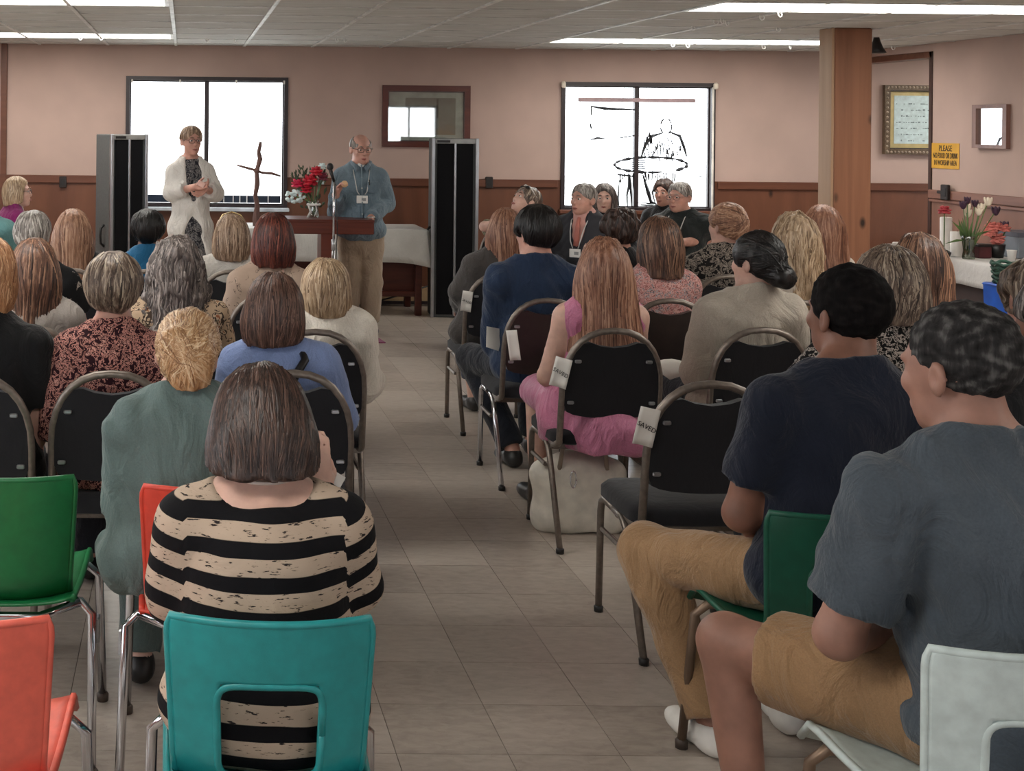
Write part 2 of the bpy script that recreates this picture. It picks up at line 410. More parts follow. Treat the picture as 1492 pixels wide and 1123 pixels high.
# windows
def window(name, w, Y0=YB, drawing=False):
    root = empty(name, ((w[0]+w[1])/2, Y0, w[2])); tag(root, kind=S)
    hw, H = (w[1]-w[0])/2, w[3]-w[2]; f = 0.038
    MB().ring([(-hw, 0), (hw, 0), (hw, H), (-hw, H)], [(-hw+f, f), (hw-f, f), (hw-f, H-f), (-hw+f, H-f)], -0.02, 0.10).build('window_frame', M_dark, root)
    MB().ring([(-hw+f, f), (hw-f, f), (hw-f, H-f), (-hw+f, H-f)], [(-hw+f+.012, f+.012), (hw-f-.012, f+.012), (hw-f-.012, H-f-.012), (-hw+f+.012, H-f-.012)], 0.03, 0.07).build('sash', M_dark, root)
    MB().box((-0.022, 0.02, f), (0.022, 0.08, H-f), bev=0.004).build('mullion', M_dark, root)
    for a, b in ((-hw+f, -0.022), (0.022, hw-f)): MB().box((a, 0.048, f), (b, 0.052, H-f)).build('pane', M_glass, root)
    MB().box((-hw-0.02, -0.06, -0.025), (hw+0.02, 0.02, 0.012), bev=0.006).build('window_sill', M_rail if drawing else plain('painted_sill', (190, 196, 204), 0.5), root)
    return root
w1 = window('window_1', W1)
hw = (W1[1]-W1[0])/2
lp = MB().box((-hw+0.06, 0.02, 0.055), (hw-0.06, 0.045, 0.125)).build('lower_panel', plain('dark_blue_panel', (40, 50, 66), 0.25), w1)
for k in range(9):
    x = -0.1+k*0.085+0.02*math.sin(k*5); MB().box((x, 0.012, 0.05), (x+0.008, 0.02, 0.13+0.05*(k % 3 == 0))).build('white_bar', plain('white_bar', (230, 236, 245), 0.4), w1)
for k in (-0.72, -0.26, 0.28, 0.74): MB().box((k*1.0-0.008, -0.032, 1.2), (k*1.0+0.008, -0.02, 1.235), bev=0.002).build('shade_clip', plain('clip_white', (214, 208, 200), 0.4), w1)
w2 = window('window_2', W2, drawing=True)
M_ink = plain('ink_black', (26, 24, 28), 0.6)
M_shade = plain('shade_bar', (164, 140, 142), 0.6)
hw = (W2[1]-W2[0])/2
def wloc(px, py):                        # photo position on window_2's own plane
    p = at(px, py, YB+0.045); return p.x-(W2[0]+W2[1])/2, p.z-W2[2]
a = wloc(841, 144); b = wloc(1011, 148)
MB().box((a[0], 0.0, b[1]-0.012), (b[0], 0.03, a[1]+0.012), bev=0.005).build('shade_bar', M_shade, w2)
for sx in (-1, 1): MB().lathe([(0.012, -0.03), (0.022, -0.02), (0.022, 0.02), (0.010, 0.034)], (sx*(hw-0.01), -0.045, W2[3]-W2[2]-0.03), 12).build('shade_bracket', plain('bracket_cream', (214, 202, 186), 0.4), w2)
MB().box((hw-0.035, -0.03, 0.02), (hw-0.018, -0.018, 1.2)).build('shade_cord', plain('clip_white', (214, 208, 200), 0.4), w2)
rnd = random.Random(5)
def stroke(m, pts, wd=0.006):
    wd *= 2.8
    q = [wloc(*p) for p in pts]
    m.tube([(x, 0.036, z) for x, z in q], [wd*(0.25 if i in (0, len(q)-1) else 0.5+0.3*rnd.random()) for i in range(len(q))], 4)
ink = MB()
stroke(ink, [(860, 155), (880, 158), (926, 160)], 0.008); stroke(ink, [(926, 158), (926, 198)], 0.012); stroke(ink, [(926, 197), (902, 201)], 0.008); stroke(ink, [(861, 154), (861, 168)], 0.010); stroke(ink, [(860, 180), (861, 188)], 0.012); stroke(ink, [(859, 204), (870, 201), (882, 202)], 0.006)
for ph in range(0, 360, 24):             # table rim
    if ph in (48,): continue
    pts = [(948+53*math.cos(math.radians(ph+d)), 240+11*math.sin(math.radians(ph+d))) for d in (0, 8, 16, 24)]; stroke(ink, pts, 0.008)
for k in range(6): stroke(ink, [(918+rnd.uniform(-2, 4), 233+k*3), (930+rnd.uniform(0, 10), 233.5+k*3)], 0.007)
stroke(ink, [(933, 231), (940, 210), (950, 198), (964, 194)], 0.010); stroke(ink, [(974, 192), (990, 198), (996, 214), (1000, 228)], 0.010)
for k in range(44):                      # folds of the seated figure's garment
    x = rnd.uniform(938, 992); y = rnd.uniform(199, 228); stroke(ink, [(x, y), (x+rnd.uniform(-1, 3), y+rnd.uniform(4, 9))], 0.008)
for k in range(26):                      # head and hair
    a_ = rnd.uniform(0, 6.28); stroke(ink, [(970+8*math.cos(a_), 184+11*math.sin(a_)), (970+8.5*math.cos(a_+0.3), 184+11.5*math.sin(a_+0.3))], 0.010)
for k in range(8): stroke(ink, [(945+rnd.uniform(-4, 4), 190+rnd.uniform(0, 18)), (946+rnd.uniform(-4, 4), 194+rnd.uniform(0, 18))], 0.009)
for x0, x1 in ((915, 914), (922, 926), (917, 920)): stroke(ink, [(x0, 252), (x0+1, 270), (x1-1, 284), (x1, 304)], 0.006)
for k in range(22): x = rnd.uniform(900, 994); stroke(ink, [(x, 252+rnd.uniform(-1, 3)), (x+rnd.uniform(-2, 2), 258+rnd.uniform(0, 8))], 0.008)
stroke(ink, [(899, 254), (925, 257)], 0.012); stroke(ink, [(936, 254), (944, 280), (948, 294), (956, 297)], 0.009); stroke(ink, [(957, 262), (950, 280), (954, 296)], 0.007)
stroke(ink, [(902, 262), (900, 290), (902, 304)], 0.005); stroke(ink, [(1013, 250), (1014, 290)], 0.003); stroke(ink, [(1017, 258), (1026, 256)], 0.006)
for k in range(7): stroke(ink, [(925+rnd.uniform(0, 30), 295+k), (940+rnd.uniform(0, 22), 296+k)], 0.005)
ink.build('line_drawing', M_ink, w2)
def plainwin(name, w, rot, loc):
    r = empty(name, loc, rot); tag(r, kind=S); hw2 = (w[1]-w[0])/2; H = w[3]-w[2]; f = 0.05
    MB().ring([(-hw2, 0), (hw2, 0), (hw2, H), (-hw2, H)], [(-hw2+f, f), (hw2-f, f), (hw2-f, H-f), (-hw2+f, H-f)], -0.02, 0.12).build('window_frame', M_dark, r)
    MB().box((-0.02, 0.03, f), (0.02, 0.09, H-f)).build('mullion', M_dark, r)
    for a, b in ((-hw2+f, -0.02), (0.02, hw2-f)): MB().box((a, 0.058, f), (b, 0.062, H-f)).build('pane', M_glass, r)
n = 3
for w in wins_left: plainwin('window_%d' % n, w, math.pi/2, (XL, (w[0]+w[1])/2, w[2])); n += 1
for w in wins_rear: plainwin('window_%d' % n, w, math.pi, ((w[0]+w[1])/2, YF, w[2])); n += 1
plainwin('window_%d' % n, (10.0, 11.6, 0.9, 2.16), -math.pi/2, (XA, 10.8, 0.9))
def portal(loc, rot, sx, sy):            # sky portals: only guide the sampling of the sky through the window openings
    L = bpy.data.lights.new('sky_portal', 'AREA'); L.shape = 'RECTANGLE'; L.size = sx; L.size_y = sy; L.cycles.is_portal = True
    o = bpy.data.objects.new('sky_portal', L); COL.objects.link(o); o.location = loc; o.rotation_euler = rot
for w in (W1, W2): portal(((w[0]+w[1])/2, YB+0.2, (w[2]+w[3])/2), (-math.pi/2, 0, 0), w[1]-w[0], w[3]-w[2])
for w in wins_left: portal((XL-0.2, (w[0]+w[1])/2, (w[2]+w[3])/2), (0, -math.pi/2, 0), w[3]-w[2], w[1]-w[0])
for w in wins_rear: portal(((w[0]+w[1])/2, YF-0.2, (w[2]+w[3])/2), (math.pi/2, 0, 0), w[1]-w[0], w[3]-w[2])
portal((XA+0.2, 10.8, 1.53), (0, math.pi/2, 0), 1.26, 1.6)
tag(MB().box((-40, -40, -0.5), (40, 60, -0.45)).build('ground', plain('pale_gravel', (196, 196, 190), 0.9, 0, 0.1, 3)), kind=S)

# floor: vinyl tiles, one object each where the photograph shows them largest
TS = 0.305; TX0, TY0 = 0.894, 3.845
s = NT('vinyl_tile'); s.setp(0.25, 0, 0.6)
gv = s.n('ShaderNodeNewGeometry').outputs['Position']
mp = s.n('ShaderNodeMapping'); mp.inputs['Location'].default_value = (-TX0/TS, -TY0/TS, 0); mp.inputs['Scale'].default_value = (1/TS, 1/TS, 1); s.l(gv, mp.inputs[0])
fl = s.n('ShaderNodeVectorMath', operation='FLOOR'); s.l(mp.outputs[0], fl.inputs[0])
sc0 = s.n('ShaderNodeVectorMath', operation='MULTIPLY'); s.l(fl.outputs[0], sc0.inputs[0]); sc0.inputs[1].default_value = (1, 1, 0)
wn = s.n('ShaderNodeTexWhiteNoise'); s.l(sc0.outputs[0], wn.inputs[0])
mot = s.noise(s.coords('World', (1, 2.2, 1)), 16, 6, 0.62, 0.6)
mm = s.n('ShaderNodeMath', operation='MULTIPLY_ADD'); s.l(wn.outputs['Value'], mm.inputs[0]); mm.inputs[1].default_value = 0.35; s.l(mot, mm.inputs[2])
tilecol = s.ramp(mm.outputs[0], [(0.30, (144, 132, 122)), (0.62, (168, 156, 145)), (0.95, (184, 173, 162))])
scuff = s.ramp(s.noise(s.coords('World', (3, 1, 1)), 60, 2, 0.5, 2.0), [(0.70, (255, 255, 255)), (0.76, (120, 104, 90))])
mxs = s.n('ShaderNodeMix', data_type='RGBA', blend_type='MULTIPLY'); mxs.inputs[0].default_value = 0.5
s.l(tilecol, mxs.inputs[6]); s.l(scuff, mxs.inputs[7]); s.l(mxs.outputs[2], s.b.inputs['Base Color'])
rr = s.n('ShaderNodeMapRange'); s.l(s.noise(s.coords('World'), 4, 4), rr.inputs[0]); rr.inputs[3].default_value = 0.26; rr.inputs[4].default_value = 0.40; s.l(rr.outputs[0], s.b.inputs['Roughness'])
s.b.inputs['Coat Weight'].default_value = 0.35; s.b.inputs['Coat Roughness'].default_value = 0.22; M_tile = s.m
floor = tag(MB().box((XL-0.15, YF-0.15, -0.10), (XA+0.12, YB+0.15, -0.003)).build('floor', plain('floor_joint', (70, 58, 48), 0.8)), kind=S)
g = 0.0011
def tile_at(m, i, j): m.box((i*TS+g, j*TS+g, -0.006), ((i+1)*TS-g, (j+1)*TS-g, 0))
tm = MB(); tile_at(tm, 0, 0); tme = tm.build('tile', M_tile, floor); tmesh = tme.data; tme.location = (TX0, TY0, 0)
rest = MB(); first = True
for j in range(int((YF-TY0)/TS)-1, int((YB-TY0)/TS)+1):
    for i in range(int((XL-TX0)/TS)-1, int((XA-TX0)/TS)+1):
        cx, cy = TX0+(i+0.5)*TS, TY0+(j+0.5)*TS
        if cx-TS/2 < XL-0.14 or cx+TS/2 > XA+0.1 or cy-TS/2 < YF-0.1 or cy+TS/2 > YB+0.13: continue
        if (3.0 < cy < 5.3 and -0.95 < cx < 2.2) or (5.3 <= cy < 9.9 and 0.45 < cx < 1.75):
            if i == 0 and j == 0: continue
            o = bpy.data.objects.new('tile', tmesh); COL.objects.link(o); o.parent = floor; o.location = (TX0+i*TS, TY0+j*TS, 0)
        else: rest.add([(TX0+i*TS+g, TY0+j*TS+g, 0), (TX0+(i+1)*TS-g, TY0+j*TS+g, 0), (TX0+(i+1)*TS-g, TY0+(j+1)*TS-g, 0), (TX0+i*TS+g, TY0+(j+1)*TS-g, 0)], [(0, 1, 2, 3)])
tag(rest.build('distant_tiles', M_tile, floor), kind='stuff')

# ceiling: panels in a metal grid with fluorescent troffers
CX0, CSX, CY0, CSY = -0.097, 0.655, 7.76, 0.638
s = NT('ceiling_panel'); s.setp(0.85, 0, 0.2); v = s.coords('World', (0.25, 3.5, 1))
nz = s.noise(v, 9, 5, 0.65, 0.4)
s.l(s.ramp(nz, [(0.25, (172, 171, 165)), (0.55, (202, 202, 197)), (0.8, (214, 214, 210))]), s.b.inputs['Base Color']); s.bump(nz, 0.35, 0.006); M_panel = s.m
M_grid = plain('ceiling_grid_metal', (206, 206, 202), 0.45)
ceil = tag(MB().box((XL-0.15, YF-0.15, ZC+0.03), (XA+0.12, YB+0.15, ZC+0.13)).build('ceiling', M_panel), kind=S)
pm = MB().box((0.014, 0.012, 0.0), (CSX-0.014, CSY-0.012, 0.02), bev=0.004)
po = pm.build('ceiling_panel', M_panel, ceil); pmesh = po.data; po.location = (CX0, CY0+2*CSY, ZC)
LIGHTS = [(-5, -1), (5, 8)]; ROWS = (-10, -5, 0, 5)
def is_light(i, j): return j in ROWS and (-4 <= i <= -1 or 5 <= i <= 8)
restp = MB(); gridm = MB()
for j in range(int((YF-CY0)/CSY)-1, 8):
    for i in range(-6, 10):
        if is_light(i, j): continue
        x0, y0 = CX0+i*CSX, CY0+j*CSY
        x1, y1 = min(x0+CSX, XR), min(y0+CSY, YB)
        if x0 < XL-0.6 or x0 > XR-0.05 or y0 > YB-0.05: continue
        if j >= -1 and -3 <= i and x1-x0 > 0.6 and y1-y0 > 0.6:
            if (i, j) == (0, 2): continue
            o = bpy.data.objects.new('ceiling_panel', pmesh); COL.objects.link(o); o.parent = ceil; o.location = (x0, y0, ZC)
        else: restp.box((x0+0.014, y0+0.012, ZC), (x1-0.014, y1-0.012, ZC+0.02))
tag(restp.build('distant_panels', M_panel, ceil), kind='stuff')
for i in range(-6, 11):
    x = CX0+i*CSX
    if x < XR: MB().box((x-0.013, YF, ZC-0.008), (x+0.013, YB, ZC+0.012)).build('grid_bar', M_grid, ceil)
for j in range(-16, 8):
    y = CY0+j*CSY; MB().box((XL, y-0.008, ZC-0.004), (XR, y+0.008, ZC+0.012)).build('grid_bar', M_grid, ceil)
tag(MB().box((XR, YOPEN-2.6, ZC), (XA+0.1, YB, ZC+0.03)).build('ceiling_alcove', M_panel), kind=S)
M_lamp = emit('fluorescent_diffuser', (255, 252, 244), LAMP_STRENGTH)
M_trof = plain('troffer_white', (224, 224, 220), 0.4)
def troffer(i0, n_, j, lab):
    x0, x1, y0, y1 = CX0+i0*CSX, CX0+(i0+n_)*CSX, CY0+j*CSY, CY0+(j+1)*CSY
    r = empty('ceiling_light', ((x0+x1)/2, (y0+y1)/2, ZC)); hx, hy = (x1-x0)/2, (y1-y0)/2
    b = MB()
    for q in range(n_):
        cx = -hx+(q+0.5)*CSX
    b.ring([(-hx+.014, -hy+.01), (hx-.014, -hy+.01), (hx-.014, hy-.01), (-hx+.014, hy-.01)], [(-hx+.04, -hy+.035), (hx-.04, -hy+.035), (hx-.04, hy-.035), (-hx+.04, hy-.035)], -0.006, 0.02, Matrix(((1, 0, 0, 0), (0, 0, 1, 0), (0, 1, 0, 0), (0, 0, 0, 1))))
    b.build('frame', M_trof, r)
    for q in range(2):
        a, c = -hx+.04+q*(hx-.04), -hx+.04+(q+1)*(hx-.04)
        MB().box((a+0.004, -hy+.035, 0.002), (c-0.004, hy-.035, 0.012)).build('diffuser', M_lamp, r)
    tag(r, lab, 'ceiling light', 'recessed fluorescent ceiling lights')
troffer(-4, 4, 5, 'long lit fluorescent panel in the ceiling above the left window')
troffer(5, 4, 5, 'long lit fluorescent panel in the ceiling in front of the right window')
troffer(-4, 4, 0, 'lit fluorescent panel cut off at the top left edge of the picture')
troffer(5, 4, 0, 'lit fluorescent panel at the top right, nearer than the timber post')
for j, nm in ((-5, 'in the middle of the hall'), (-10, 'at the rear of the hall')):
    troffer(-4, 4, j, 'fluorescent ceiling panel outside the picture, left side '+nm); troffer(5, 4, j, 'fluorescent ceiling panel outside the picture, right side '+nm)
al_ = empty('ceiling_light', (7.6, 11.6, ZC)); MB().ring([(-.6, -.3), (.6, -.3), (.6, .3), (-.6, .3)], [(-.57, -.27), (.57, -.27), (.57, .27), (-.57, .27)], -0.02, 0.0, Matrix(((1, 0, 0, 0), (0, 0, 1, 0), (0, 1, 0, 0), (0, 0, 0, 1)))).build('frame', M_trof, al_)
MB().box((-.57, -.27, -.012), (.57, .27, -.004)).build('diffuser', M_lamp, al_); tag(al_, 'fluorescent ceiling panel in the side room beyond the opening', 'ceiling light')
# little white hooks hanging from the grid
M_hook = plain('hook_white', (226, 226, 222), 0.35)
hm = MB().tube([(0, 0, 0), (0, 0, -0.02), (0.012, 0, -0.035), (0.026, 0, -0.03), (0.03, 0, -0.016), (0.022, 0, -0.008)], 0.004, 6).build('ceiling_hook', M_hook, smooth=True)
hk = [(1008, 42), (1040, 33), (1050, 31), (1057, 34), (1107, 26), (1134, 21), (1131, 44), (978, 67), (1000, 68), (1110, 70), (1150, 70), (1299, 71), (115, 57), (145, 57), (300, 60), (341, 60), (489, 60), (501, 60)]
for k, (x, y) in enumerate(hk):
    a, b = unroll(x, y-5); Y = (CAMH-ZC)*FPX/b; Y = min(Y, YB-0.1)
    o = hm if k == 0 else hm.copy()
    if k: COL.objects.link(o)
    o.location = (a*Y/FPX, Y, ZC-0.004); o.rotation_euler = (0, 0, rnd.uniform(-0.9, 0.9))
    tag(o, 'small white curled hook hanging from the ceiling grid', 'hook', 'white hooks hanging from the ceiling')

# timber post
M_post = wood('post_wood', (114, 74, 53), (148, 100, 73), (1, 1, 0.05), 9, 0.55, True)
M_post_lit = wood('post_wood_daylit', (150, 118, 92), (176, 144, 116), (1, 1, 0.05), 9, 0.6, True)  # daylight on the post's left face, put into a lighter greyer wood colour
pY = 9.64; px0 = at(1216, 100, pY).x; px1 = at(1271, 100, pY).x
post = empty('timber_post', ((px0+px1)/2, pY+0.1, 0)); hwp = (px1-px0)/2
MB().box((-hwp+0.004, -0.10, 0), (hwp, 0.10, ZC), bev=0.008).build('post_board', M_post, post)
MB().box((-hwp-0.018, -0.095, 0), (-hwp+0.003, 0.10, ZC), bev=0.004).build('daylit_side', M_post_lit, post)
tag(post, 'square knotty timber post from floor to ceiling', 'post')
hb = empty('spotlight', at(1277, 66, 10.6)); 
MB().lathe([(0.02, 0.07), (0.03, 0.03), (0.05, -0.02), (0.075, -0.06), (0.06, -0.065)], n=14).build('lamp_head', plain('black_metal', (22, 20, 20), 0.4), hb, True)
MB().tube([(0, 0, 0.06), (0, 0, ZC-hb.location.z)], 0.008).build('stem', plain('black_metal', (22, 20, 20), 0.4), hb)
tag(hb, 'small black lamp hanging from the ceiling beside the timber post', 'lamp')
# ------------------------------------------------------------------ furniture and things
M_black = plain('black_metal', (22, 20, 20), 0.4)
M_white = plain('matte_white', (226, 224, 220), 0.6, 0, 0.03)
M_steel = plain('chrome', (200, 200, 205), 0.14, 1.0, 0.04)
M_alu = plain('brushed_aluminium', (176, 178, 182), 0.35, 0.9, 0.05)
def mirrory(name, c, rough, coat=1.0):
    if name in MATS: return MATS[name]
    s = NT(name); s.setp(rough, 0, 0.5); s.b.inputs['Base Color'].default_value = lin(c)+(1,); s.b.inputs['Coat Weight'].default_value = coat; s.b.inputs['Coat Roughness'].default_value = 0.02
    MATS[name] = s.m; return s.m
# framed print on the back wall
def frame_obj(name, p0, p1, fw, depth, mat, extra=None):
    r = empty(name, ((p0.x+p1.x)/2, YB, p1.z)); W, H = (p1.x-p0.x)/2, p0.z-p1.z
    MB().ring([(-W, 0), (W, 0), (W, H), (-W, H)], [(-W+fw, fw), (W-fw, fw), (W-fw, H-fw), (-W+fw, H-fw)], -depth, 0).build('frame', mat, r)
    MB().ring([(-W+fw*.8, fw*.8), (W-fw*.8, fw*.8), (W-fw*.8, H-fw*.8), (-W+fw*.8, H-fw*.8)], [(-W+fw+.01, fw+.01), (W-fw-.01, fw+.01), (W-fw-.01, H-fw-.01), (-W+fw+.01, H-fw-.01)], -depth*0.7, -0.002).build('inner_lip', M_dark, r)
    return r, W, H
M_frame1 = wood('frame_mahogany', (70, 30, 24), (98, 46, 34), (0.1, 1, 1), 16, 0.35)
pic, W, H = frame_obj('framed_print', at(557, 124, YB), at(684, 215, YB), 0.055, 0.03, M_frame1)
MB().box((-W+.05, -0.008, .05), (W-.05, -0.004, H-.05)).build('mat_board', plain('mat_board_grey', (176, 184, 172), 0.7), pic)
s = NT('landscape_print'); s.setp(0.7); v = s.coords(scale=(1, 1, 1)); sep = s.n('ShaderNodeSeparateXYZ'); s.l(s.n('ShaderNodeTexCoord').outputs['Object'], sep.inputs[0])
ad = s.n('ShaderNodeMath', operation='MULTIPLY_ADD'); s.l(s.noise(v, 12, 5, 0.6, 0.7), ad.inputs[0]); ad.inputs[1].default_value = 0.45; s.l(sep.outputs['Z'], ad.inputs[2])
s.l(s.ramp(ad.outputs[0], [(0.18, (120, 112, 86)), (0.34, (140, 128, 100)), (0.42, (122, 124, 112)), (0.6, (136, 140, 128)), (0.75, (120, 122, 112))]), s.b.inputs['Base Color'])
MB().box((-0.20, -0.012, .12), (W-.14, -0.008, H-.12)).build('print', s.m, pic)
MB().box((0.10, -0.014, .28), (0.118, -0.012, H-.13)).build('printed_tree', plain('print_dark', (82, 80, 70), 0.8), pic)
MB().box((-W+.05, -0.022, .05), (W-.05, -0.020, H-.05)).build('glass', pane_mat('picture_glass', 0.22), pic)
tag(pic, 'mahogany framed landscape print under glass on the wall between the windows', 'picture')
# small mirror on the right wall
def on_right(px, py):
    a, b = unroll(px, py); Y = XR*FPX/a; return Vector((XR, Y, CAMH-b*Y/FPX))
a, b = on_right(1425, 153), on_right(1472, 217)
mr = empty('wall_mirror', (XR-.008, (a.y+b.y)/2, b.z), -math.pi/2+.035); W, H = (a.y-b.y)/2, a.z-b.z
M_frame2 = wood('mirror_frame_wood', (104, 72, 62), (140, 104, 92), (1, 1, 0.1), 16, 0.35)
MB().ring([(-W, 0), (W, 0), (W, H), (-W, H)], [(-W+.05, .03), (W-.05, .03), (W-.05, H-.03), (-W+.05, H-.03)], -0.035, 0).build('frame', M_frame2, mr)
s = NT('silvered_mirror'); s.setp(0.02, 1.0); s.b.inputs['Base Color'].default_value = (0.85, 0.87, 0.87, 1)
MB().box((-W+.05, -0.012, .03), (W-.05, -0.008, H-.03)).build('mirror_glass', s.m, mr)
tag(mr, 'small wood framed mirror on the right hand wall', 'mirror')
# ornate picture in the alcove
pic2, W, H = frame_obj('ornate_picture', at(1286, 124, YB), at(1372, 225, YB), 0.05, 0.05, wood('frame_bronze', (70, 56, 44), (120, 100, 78), (0.4, 1, 1), 40, 0.4))
bd = MB()
for k in range(16):
    for z in (0.02, H-0.02): bd.ell((-W+0.03+k*(2*W-.06)/15, -0.05, z), (0.012, 0.01, 0.012), 8, 5)
for k in range(14):
    for x in (-W+.022, W-.022): bd.ell((x, -0.05, 0.03+k*(H-.06)/13), (0.012, 0.01, 0.012), 8, 5)
tag(bd.build('beading', plain('beading_grey', (150, 134, 116), 0.45), pic2, True), kind='stuff')
MB().box((-W+.045, -0.012, .045), (W-.045, -0.006, H-.045)).build('mat_board', plain('mat_gold', (184, 164, 112), 0.6), pic2)
MB().box((-W+.105, -0.016, .10), (W-.105, -0.012, H-.10)).build('print', plain('print_paleblue', (186, 202, 202), 0.7, 0, 0.06, 30), pic2)
mk = MB()
for r_ in range(7):
    for c_ in range(14):
        if rnd.random() < 0.55: x = -W+.125+c_*(2*W-.25)/14; z = 0.125+r_*(H-.25)/7; mk.box((x, -0.018, z), (x+rnd.uniform(.006, .022), -0.016, z+rnd.uniform(.005, .014)))
tag(mk.build('printed_marks', plain('print_ink_grey', (104, 116, 118), 0.8), pic2), kind='stuff')
tag(pic2, 'ornate bronze framed picture with gold mat beyond the opening', 'picture')
# yellow sign
a, b = on_right(1355.5, 208), on_right(1398, 247)
sg = empty('wall_sign', (XR, (a.y+b.y)/2, (a.z+b.z)/2), -math.pi/2); W, H = (a.y-b.y)/2, (a.z-b.z)/2
MB().box((-W, -0.006, -H), (W, -0.001, H), bev=0.001).build('board', plain('sign_yellow', (204, 152, 40), 0.5, 0, 0.05), sg)
Mx = Matrix.Rotation(math.pi/2, 4, 'X')
for t, z, sz in (('PLEASE', 0.062, 0.062), ('NO FOOD OR DRINK', 0.0, 0.058), ('IN WORSHIP AREA', -0.06, 0.055)):
    text_mesh('lettering', t, sz, M_ink, sg, Matrix.Translation((0.022, -0.0075, z)) @ Mx @ Matrix.Diagonal((1.0 if t == 'PLEASE' else W*2*0.85/(len(t)*sz*0.62), 1.15, 1, 1)))
tag(sg, 'yellow wall sign asking for no food or drink', 'sign')
# black wall boxes
for x, y, lab in ((92, 264, 'black outlet box on the wainscot left of the grey loudspeaker'), (712, 265, 'black outlet box on the wainscot right of the black loudspeaker')):
    p = at(x, y, YB); r = empty('outlet_box', (p.x, YB-0.002, p.z-0.05))
    MB().box((-0.035, -0.03, -0.01), (0.035, 0, 0.10), bev=0.005).build('box', plain('outlet_black', (36, 28, 26), 0.5), r)
    MB().box((-0.02, -0.033, 0.015), (0.02, -0.03, 0.075), bev=0.002).build('cover', M_black, r); tag(r, lab, 'outlet')
p = on_right(1385, 281); r = empty('wall_switch', (XR-0.03, p.y, p.z-0.05), -math.pi/2)
MB().box((-0.05, -0.03, -0.01), (0.05, 0, 0.12), bev=0.006).box((-0.12, -0.02, 0.04), (0.05, 0, 0.065), bev=0.004).build('box', plain('outlet_black', (36, 28, 26), 0.5), r)
MB().box((-0.03, -0.034, 0.02), (0.03, -0.03, 0.09), bev=0.002).build('cover', M_black, r); tag(r, 'dark switch box on the rail of the right wall above the flowers', 'switch')

# column loudspeakers
def speaker(px_l, px_r, ytop, foot_y, rz, side, lab, sidew):
    b = ground((px_l+px_r)/2, foot_y); Y = b.y
    wd = (px_r-px_l)*Y/FPX; H = at((px_l+px_r)/2, ytop, Y).z
    r = empty('column_loudspeaker', (b.x, Y+0.12, 0), rz); h = wd/2
    MB().box((-h, -0.10, 0), (h, 0.22, H), bev=0.006).build('cabinet', plain('speaker_grey_vinyl', (86, 88, 88), 0.55, 0, 0.06, 60, 0.4, 0.1, 300), r)
    for sx in (-1, 1):
        MB().box((sx*h-0.014, -0.128, 0), (sx*h+0.014, -0.09, H+0.004), bev=0.004).build('edge_trim', M_alu, r)
        MB().box((min(sx*0.012, sx*(h-.035)), -0.118, 0.03), (max(sx*0.012, sx*(h-.035)), -0.10, H-0.045), bev=0.004).build('grille', plain('grille_black', (14, 14, 17), 0.9, 0, 0.2, 200, 0.2, 0.4, 500), r)
    MB().box((-0.010, -0.126, 0.02), (0.010, -0.10, H-0.04), bev=0.003).build('centre_strip', M_alu, r)
    MB().box((-h+.016, -0.122, H-0.045), (h-.016, -0.10, H-0.002), bev=0.003).build('top_plate', plain('plate_grey', (150, 150, 148), 0.4, 0.4), r)
    MB().box((-h+.03, -0.125, H-0.036), (-h+.03+wd*0.3, -0.122, H-0.014)).build('name_plate', M_black, r)
    MB().tube([(-h-0.002, 0.03, H*0.38), (-h-0.035, 0.03, H*0.38+.03), (-h-0.04, 0.03, H*0.44), (-h-0.035, 0.03, H*0.5-.03), (-h-0.002, 0.03, H*0.5)], 0.011, 8).build('handle', M_black, r, True)
    tag(r, lab, 'loudspeaker')
speaker(631, 694, 202, 463, -0.06, 1, 'tall black column loudspeaker standing right of the cloth covered table', 0)
speaker(149, 205, 196, 461, 0.50, -1, 'tall grey sided column loudspeaker in front of the left window', 0)

# altar table with cloth, behind the lectern
tr = at(622, 380, 11.75); tl = at(352, 380, 11.75)
TZ = 0.775; tb = empty('altar_table', ((tr.x+tl.x)/2, 12.05, 0)); hx = (tr.x-tl.x)/2-0.02
M_tw = wood('altar_wood', (58, 26, 20), (84, 40, 30), (0.08, 1, 1), 14, 0.35)
MB().box((-hx, -0.30, TZ-0.04), (hx, 0.36, TZ-0.006), bev=0.006).build('table_top', M_tw, tb)
for sx in (-1, 1):
    for y in (-0.26, 0.31): MB().box((sx*(hx-.05)-.03, y-.03, 0), (sx*(hx-.05)+.03, y+.03, TZ-0.04), bev=0.005).build('leg', M_tw, tb)
MB().box((-hx+.03, -0.22, 0.20), (hx-.03, -0.20, TZ-0.04)).build('under_table_shadow', M_tw, tb)  # dark sheet standing in for the shadow on the wainscot under the table
MB().box((-hx+.05, -0.28, 0.17), (hx-.05, -0.24, 0.22), bev=0.004).build('stretcher', M_tw, tb)
tag(tb, 'dark wooden table under a white cloth against the back wall', 'table')
